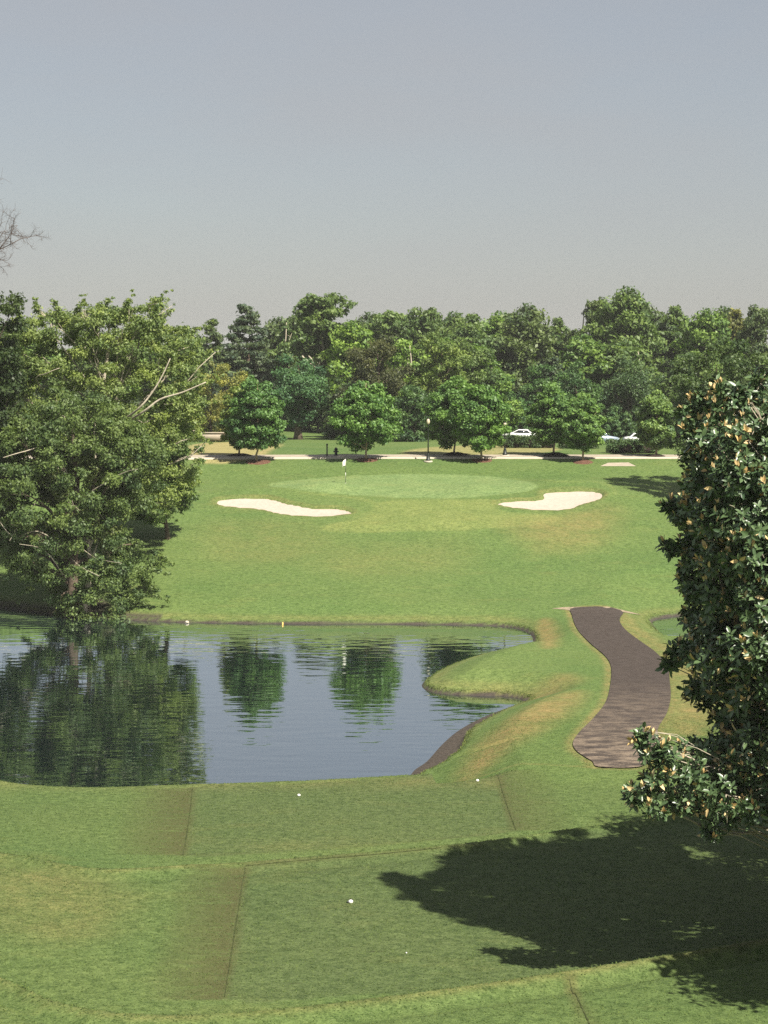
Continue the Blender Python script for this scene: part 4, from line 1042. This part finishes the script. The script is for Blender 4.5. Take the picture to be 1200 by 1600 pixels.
# ------------------------------------------------------------------ flag, lamps, markers
p = spot(540, 755); H = 2.25
fl = empty('flagstick', p, 'white flag on a thin striped stick standing in the green', 'flagstick')
for z0, z1, mt in ((-.1, .55, BLACK_METAL), (.55, 1.0, WHITE_PAINT), (1.0, 1.55, BLACK_METAL), (1.55, H, WHITE_PAINT)):
    m = MB(); m.tube([(0, 0, z0), (0, 0, z1)], [.022, .022], 8); m.build('pole_section', mt, fl)
m = MB(); nn, mm_ = 10, 6; V = []
for i in range(nn):
    for j in range(mm_):
        s_ = i / (nn - 1); V.append([.02 + .30 * s_, .05 * math.sin(s_ * 6 + j * .3) * s_, H - .02 - .62 * j / (mm_ - 1) * (1 - .35 * s_) - .35 * s_ * s_])
q = np.arange(nn * mm_).reshape(nn, mm_); F = np.stack([q[:-1, :-1].ravel(), q[:-1, 1:].ravel(), q[1:, 1:].ravel(), q[1:, :-1].ravel()], 1)
fo = link('flag', mesh_np('flag', np.array(V) * np.array([-1, 1, 1]), F, [FLAG_CLOTH], True), fl)
m = MB(); m.lathe([(.05, 0), (.07, .01), (.07, .02), (.05, .025)], 12); m.build('cup_rim', WHITE_PAINT, fl)

def lamp(px, py, hpx, label, D=None, pad=True):
    if D is None: p = spot(px, py)
    else: x = (px - 600) / FOC * D; p = np.array([x, D, gz(x, D)])
    h = hpx / (FOC / p[1]); root = empty('street_lamp', p, label, 'street lamp', 'lamp posts along the drive')
    if pad: m = MB(); m.lathe([(.0, -.1), (.42, -.1), (.45, .06), (.40, .1), (0, .1)], 18); m.build('footing', KERB, root)
    m = MB(); m.lathe([(0, .08), (.24, .08), (.25, .22), (.19, .28), (.17, .55), (.12, .68), (.14, .74), (.10, .80), (0, .82)], 14); m.build('base', BLACK_METAL, root)
    m = MB(); m.lathe([(.075, .8), (.06, h * .5), (.048, h - .85), (.07, h - .83), (.05, h - .78), (.10, h - .70), (.12, h - .66), (0, h - .65)], 10); m.build('post', BLACK_METAL, root)
    m = MB(); m.lathe([(0, h - .65), (.11, h - .65), (.16, h - .52), (.18, h - .38), (.14, h - .22), (.10, h - .13), (0, h - .12)], 14); g_ = m.build('globe', GLOBE, root)
    m = MB(); m.lathe([(.11, h - .14), (.12, h - .10), (.06, h - .06), (.02, h - .03), (.035, h), (0, h + .04)], 10); m.build('cap', BLACK_METAL, root)
    return root
lamp(669, 721.5, 69, 'dark street lamp with a cream globe beside the drive')
lamp(789, 712.5, 54, 'street lamp partly hidden by the broad maple right of the main lamp')
p = spot(511, 713.5); sp = empty('bollard', p, 'thin dark post beside the drive just left of the flag', 'bollard')
m = MB(); m.lathe([(0, -.1), (.075, -.1), (.07, 1.15), (0, 1.15)], 10); m.build('post', BLACK_METAL, sp)
m = MB(); m.lathe([(0, 1.15), (.10, 1.15), (.10, 1.22), (.05, 1.3), (0, 1.32)], 10); m.build('cap', BLACK_METAL, sp)
# squat hydrant-like post
p = spot(525, 712.5); m = MB(); m.lathe([(0, -.05), (.2, -.05), (.2, .08), (.14, .12), (.14, .55), (.19, .6), (.19, .66), (.12, .8), (.05, .86), (0, .88)], 12)
hy = empty('hydrant', p, 'short dark hydrant beside the drive left of the flag', 'hydrant'); m.build('barrel', BLACK_METAL, hy)
m = MB(); m.tube([(-.27, 0, .45), (.27, 0, .45)], [.07, .07], 8); m.build('outlet', BLACK_METAL, hy)

def marker(px, py, label, s=.09, dark=False):
    p = spot(px, py); root = empty('tee_marker', p, label, 'tee marker', 'white tee markers on the tees')
    m = MB(); m.lathe([(0, 0), (s * .55, .0), (s * .72, s * .25), (s * .74, s * .55), (s * .55, s * .85), (s * .2, s), (0, s * 1.01)], 14); m.build('block', WHITE_PAINT, root)
    m = MB(); m.tube([(0, 0, -.08), (0, 0, .02)], [.012, .012], 6); m.build('spike', BLACK_METAL, root)
    if dark:
        m = MB(); m.box((-s * 1.0, .02, s * .3), (s * .5, s * .5, s * .6)); m.box((s * .1, s * .9, s * .8), (s * .9, s * .35, s * .3)); m.build('bracket', BLACK_METAL, root, smooth=False)
marker(467, 1244, 'white tee marker on the far tee near the pond edge')
marker(746, 1221, 'white tee marker on the far tee left of its brown corner patch')
marker(548, 1411, 'white tee marker with a dark bracket alone on the near tee', .10, True)
p = spot(635, 1490); m = MB(); m.lathe([(0, 0), (.012, .002), (.02, .012), (.022, .022), (.02, .033), (.012, .041), (0, .043)], 10)
tag(m.build('golf_ball', WHITE_PAINT, None, p), 'white golf ball lying on the near tee left of the tree shadow', 'golf ball')
p = level(441, 967.0, .42); p = np.array([p[0], p[1], gz(p[0], p[1])]); st = empty('hazard_stake', p, 'yellow stake on the far bank of the pond', 'stake')
m = MB(); m.tube([(0, 0, -.15), (.03, 0, .38), (.04, 0, .46)], [.06, .06, .02], 6); m.build('post', YELLOW, st)
p = level(292, 971.0, .12); p = np.array([p[0], p[1], max(gz(p[0], p[1]), .05)])
v = np.random.default_rng(4).normal(size=(60, 3)); import bmesh
def rock(p, s, label, mat=STONE):
    bm = bmesh.new(); bmesh.ops.create_icosphere(bm, subdivisions=2, radius=s); r = np.random.default_rng(int(p[0] * 10) % 999)
    for v_ in bm.verts: v_.co *= 1 + .16 * r.normal(); v_.co.z *= .7
    me = bpy.data.meshes.new('stone'); bm.to_mesh(me); bm.free(); me.materials.append(mat); tag(link('stone', me, None, p), label, 'stone')
rock(p, .16, 'pale stone at the water line left of the yellow stake')
# low pale wall in the distance at left
x0, D = (325 - 600) / FOC * 240, 240.0; m = MB(); m.box((0, 0, .4), (4.2, .5, .9)); m.box((0, 0, .9), (4.5, .7, .12)); m.box((-2.0, 0, .55), (.6, .7, 1.3))
wl = empty('garden_wall', (x0, D, gz(x0, D) + .3), 'low pale wall far behind the maples at left', 'wall'); m.build('masonry', ROADM, wl, smooth=False)

# parked cars beyond the hedge
CAR_GLASS = simple('car_glass', (.012, .015, .018), .12, .1, 3, spec=.8); TYRE = simple('tyre_rubber', (.015, .015, .015), .8, .1, 9); RIM = simple('alloy_rim', (.45, .45, .46), .35, .05, 9, .8)
CWHITE = simple('white_car_paint', (.75, .75, .74), .25, .03, 4); CSILV = simple('silver_blue_car_paint', (.30, .36, .44), .3, .05, 4, .3); LAMPC = simple('headlight_lens', (.7, .7, .66), .15, .05, 9)
def car(px, D, paint, label, rz=0):
    x = (px - 600) / FOC * D; root = empty('parked_car', (x, D, gz(x, D)), label, 'car', 'cars parked behind the hedge'); root.rotation_euler = (0, 0, rz)
    prof = [(-2.2, .45), (-2.25, .75), (-2.05, .95), (-1.75, 1.0), (-1.15, 1.42), (.1, 1.46), (.95, 1.05), (1.95, .88), (2.22, .68), (2.25, .42), (1.9, .28), (-1.9, .28)]
    def extr(prof, w, wt, zt, mb, y0=None):
        n = len(prof); V = []
        for sgn in (-1, 1):
            for (a, z) in prof: k = np.clip((z - .9) / .55, 0, 1); V.append([a, sgn * (w - (w - wt) * k), z])
        Q = [[i, (i + 1) % n, n + (i + 1) % n, n + i] for i in range(n)]
        mb.add(V, Q); c0 = len(V)
        V2 = [[sum(a for a, _ in prof) / n, s_ * (w - .0), sum(z for _, z in prof) / n] for s_ in (-1, 1)]
        b_ = mb.n; mb.add(V2); off = b_ - c0
        mb.t.append(np.array([[off + i, b_, off + (i + 1) % n] for i in range(n)])); mb.t.append(np.array([[off + n + (i + 1) % n, b_ + 1, off + n + i] for i in range(n)]))
    m = MB(); extr(prof, .86, .66, 1.45, m); body = m.build('body', paint, root, smooth=False)
    for s_ in (-1, 1):
        m = MB(); V = [(-1.5, s_ * .83, 1.03), (-1.08, s_ * .715, 1.36), (.05, s_ * .705, 1.39), (.75, s_ * .82, 1.06)]; m.add(V + [(a, b_ * .97, c_) for a, b_, c_ in V], [[0, 1, 2, 3], [7, 6, 5, 4], [0, 4, 5, 1], [1, 5, 6, 2], [2, 6, 7, 3], [3, 7, 4, 0]]); m.build('window', CAR_GLASS, root, smooth=False)
        for wx in (-1.35, 1.38):
            m = MB(); m.tube([(wx, s_ * .70, .32), (wx, s_ * .72, .32), (wx, s_ * .88, .32), (wx, s_ * .90, .32)], [.26, .32, .32, .28], 16); wh = m.build('wheel', TYRE, root)
            m = MB(); m.tube([(wx, s_ * .89, .32), (wx, s_ * .915, .32)], [.20, .18], 12); m.build('rim', RIM, wh)
        m = MB(); m.box((2.13, s_ * .6, .72), (.2, .32, .13)); m.build('headlight', LAMPC, root, smooth=False)
    for xx in ((.12, 1.475, .93, 1.09), (-1.20, 1.43, -1.70, 1.04)):
        m = MB(); a, z, b_, w_ = xx; V = [(a, -.6, z), (a, .6, z), (b_, .74, w_), (b_, -.74, w_)]; m.add(V + [(q_[0], q_[1], q_[2] - .05) for q_ in V], [[0, 1, 2, 3], [7, 6, 5, 4], [0, 4, 5, 1], [1, 5, 6, 2], [2, 6, 7, 3], [3, 7, 4, 0]]); m.build('windscreen', CAR_GLASS, root, smooth=False)
    return root
car(1004, 226, CWHITE, 'white car parked behind the clipped hedge', .1)
car(938, 230, CSILV, 'silver blue car parked left of the white car', .05)
car(812, 250, CWHITE, 'white car glimpsed between the two groups of maples', math.pi - .2)

# rough grass tufts that break up the water's edge, the path edge and the bunker lips
rng = np.random.default_rng(55)
def along(poly, n, lo, hi):
    i = rng.integers(0, len(poly), n); a = poly[i]; b_ = poly[(i + 1) % len(poly)]; t = rng.random(n)[:, None]; p = a + (b_ - a) * t
    e = b_ - a; nn_ = np.stack([e[:, 1], -e[:, 0]], 1); nn_ /= np.linalg.norm(nn_, axis=1)[:, None] + 1e-9
    area = .5 * np.sum(poly[:, 0] * np.roll(poly[:, 1], -1) - np.roll(poly[:, 0], -1) * poly[:, 1])
    return p + nn_ * (rng.uniform(lo, hi, n) * (1 if area > 0 else -1))[:, None]
TP = np.vstack([along(SHORE, 5000, .0, .3), along(SHORE2, 1500, .02, .5), along(MUD, 1200, 0, .3)])
TP = TP[(np.abs(TP[:, 0]) < 34) & (sdf_box(TP, PATH, 3) > 0)]
tz = land(TP[:, 0], TP[:, 1]); ok = tz > .05; TP, tz = TP[ok], tz[ok]; n = len(TP)
a = rng.uniform(0, 6.28, n); hgt = rng.uniform(.025, .06, n); w_ = .03
e = np.stack([np.cos(a), np.sin(a)], 1) * w_; ln = rng.normal(size=(n, 2)) * .05
V = np.stack([np.column_stack([TP - e, tz - .02]), np.column_stack([TP + e, tz - .02]), np.column_stack([TP + ln, tz + hgt])], 1).reshape(-1, 3)
GT = leaf_mat('tuft_blades', .8, .25, .15)
gt = link('grass', mesh_np('grass', V, np.arange(3 * n).reshape(n, 3), [GT], False, {'tint': np.repeat(rng.random(n), 3)})); gt.color = (.078, .105, .034, 1)
tag(gt, 'rough grass blades along the water, path and bunker edges', kind='stuff')

# short turf blades standing on the near tees and slopes
n = 300000
TP = np.column_stack([rng.uniform(-19, 19, n), rng.uniform(44, 96, n)])
ok = (np.abs(TP[:, 0]) < TP[:, 1] * .21) & (sdf_box(TP, PATH, 3) > .1) & (sdf_box(TP, SHORE, 4) > .15) & (sdf_box(TP, MUD, 3) > .1)
TP = TP[ok]; tz = land(TP[:, 0], TP[:, 1]); n = len(TP); a = rng.uniform(0, 6.28, n); e = np.stack([np.cos(a), np.sin(a)], 1) * rng.uniform(.012, .03, n)[:, None]
ln = rng.normal(size=(n, 2)) * .035; hgt = rng.uniform(.010, .032, n)
V = np.stack([np.column_stack([TP - e, tz - .01]), np.column_stack([TP + e, tz - .01]), np.column_stack([TP + ln, tz + hgt])], 1).reshape(-1, 3)
gt = link('turf_grass', mesh_np('turf_grass', V, np.arange(3 * n).reshape(n, 3), [GT], False, {'tint': np.repeat(rng.random(n), 3)})); gt.color = (.064, .098, .034, 1)
tag(gt, 'short grass blades standing on the near tees', kind='stuff')
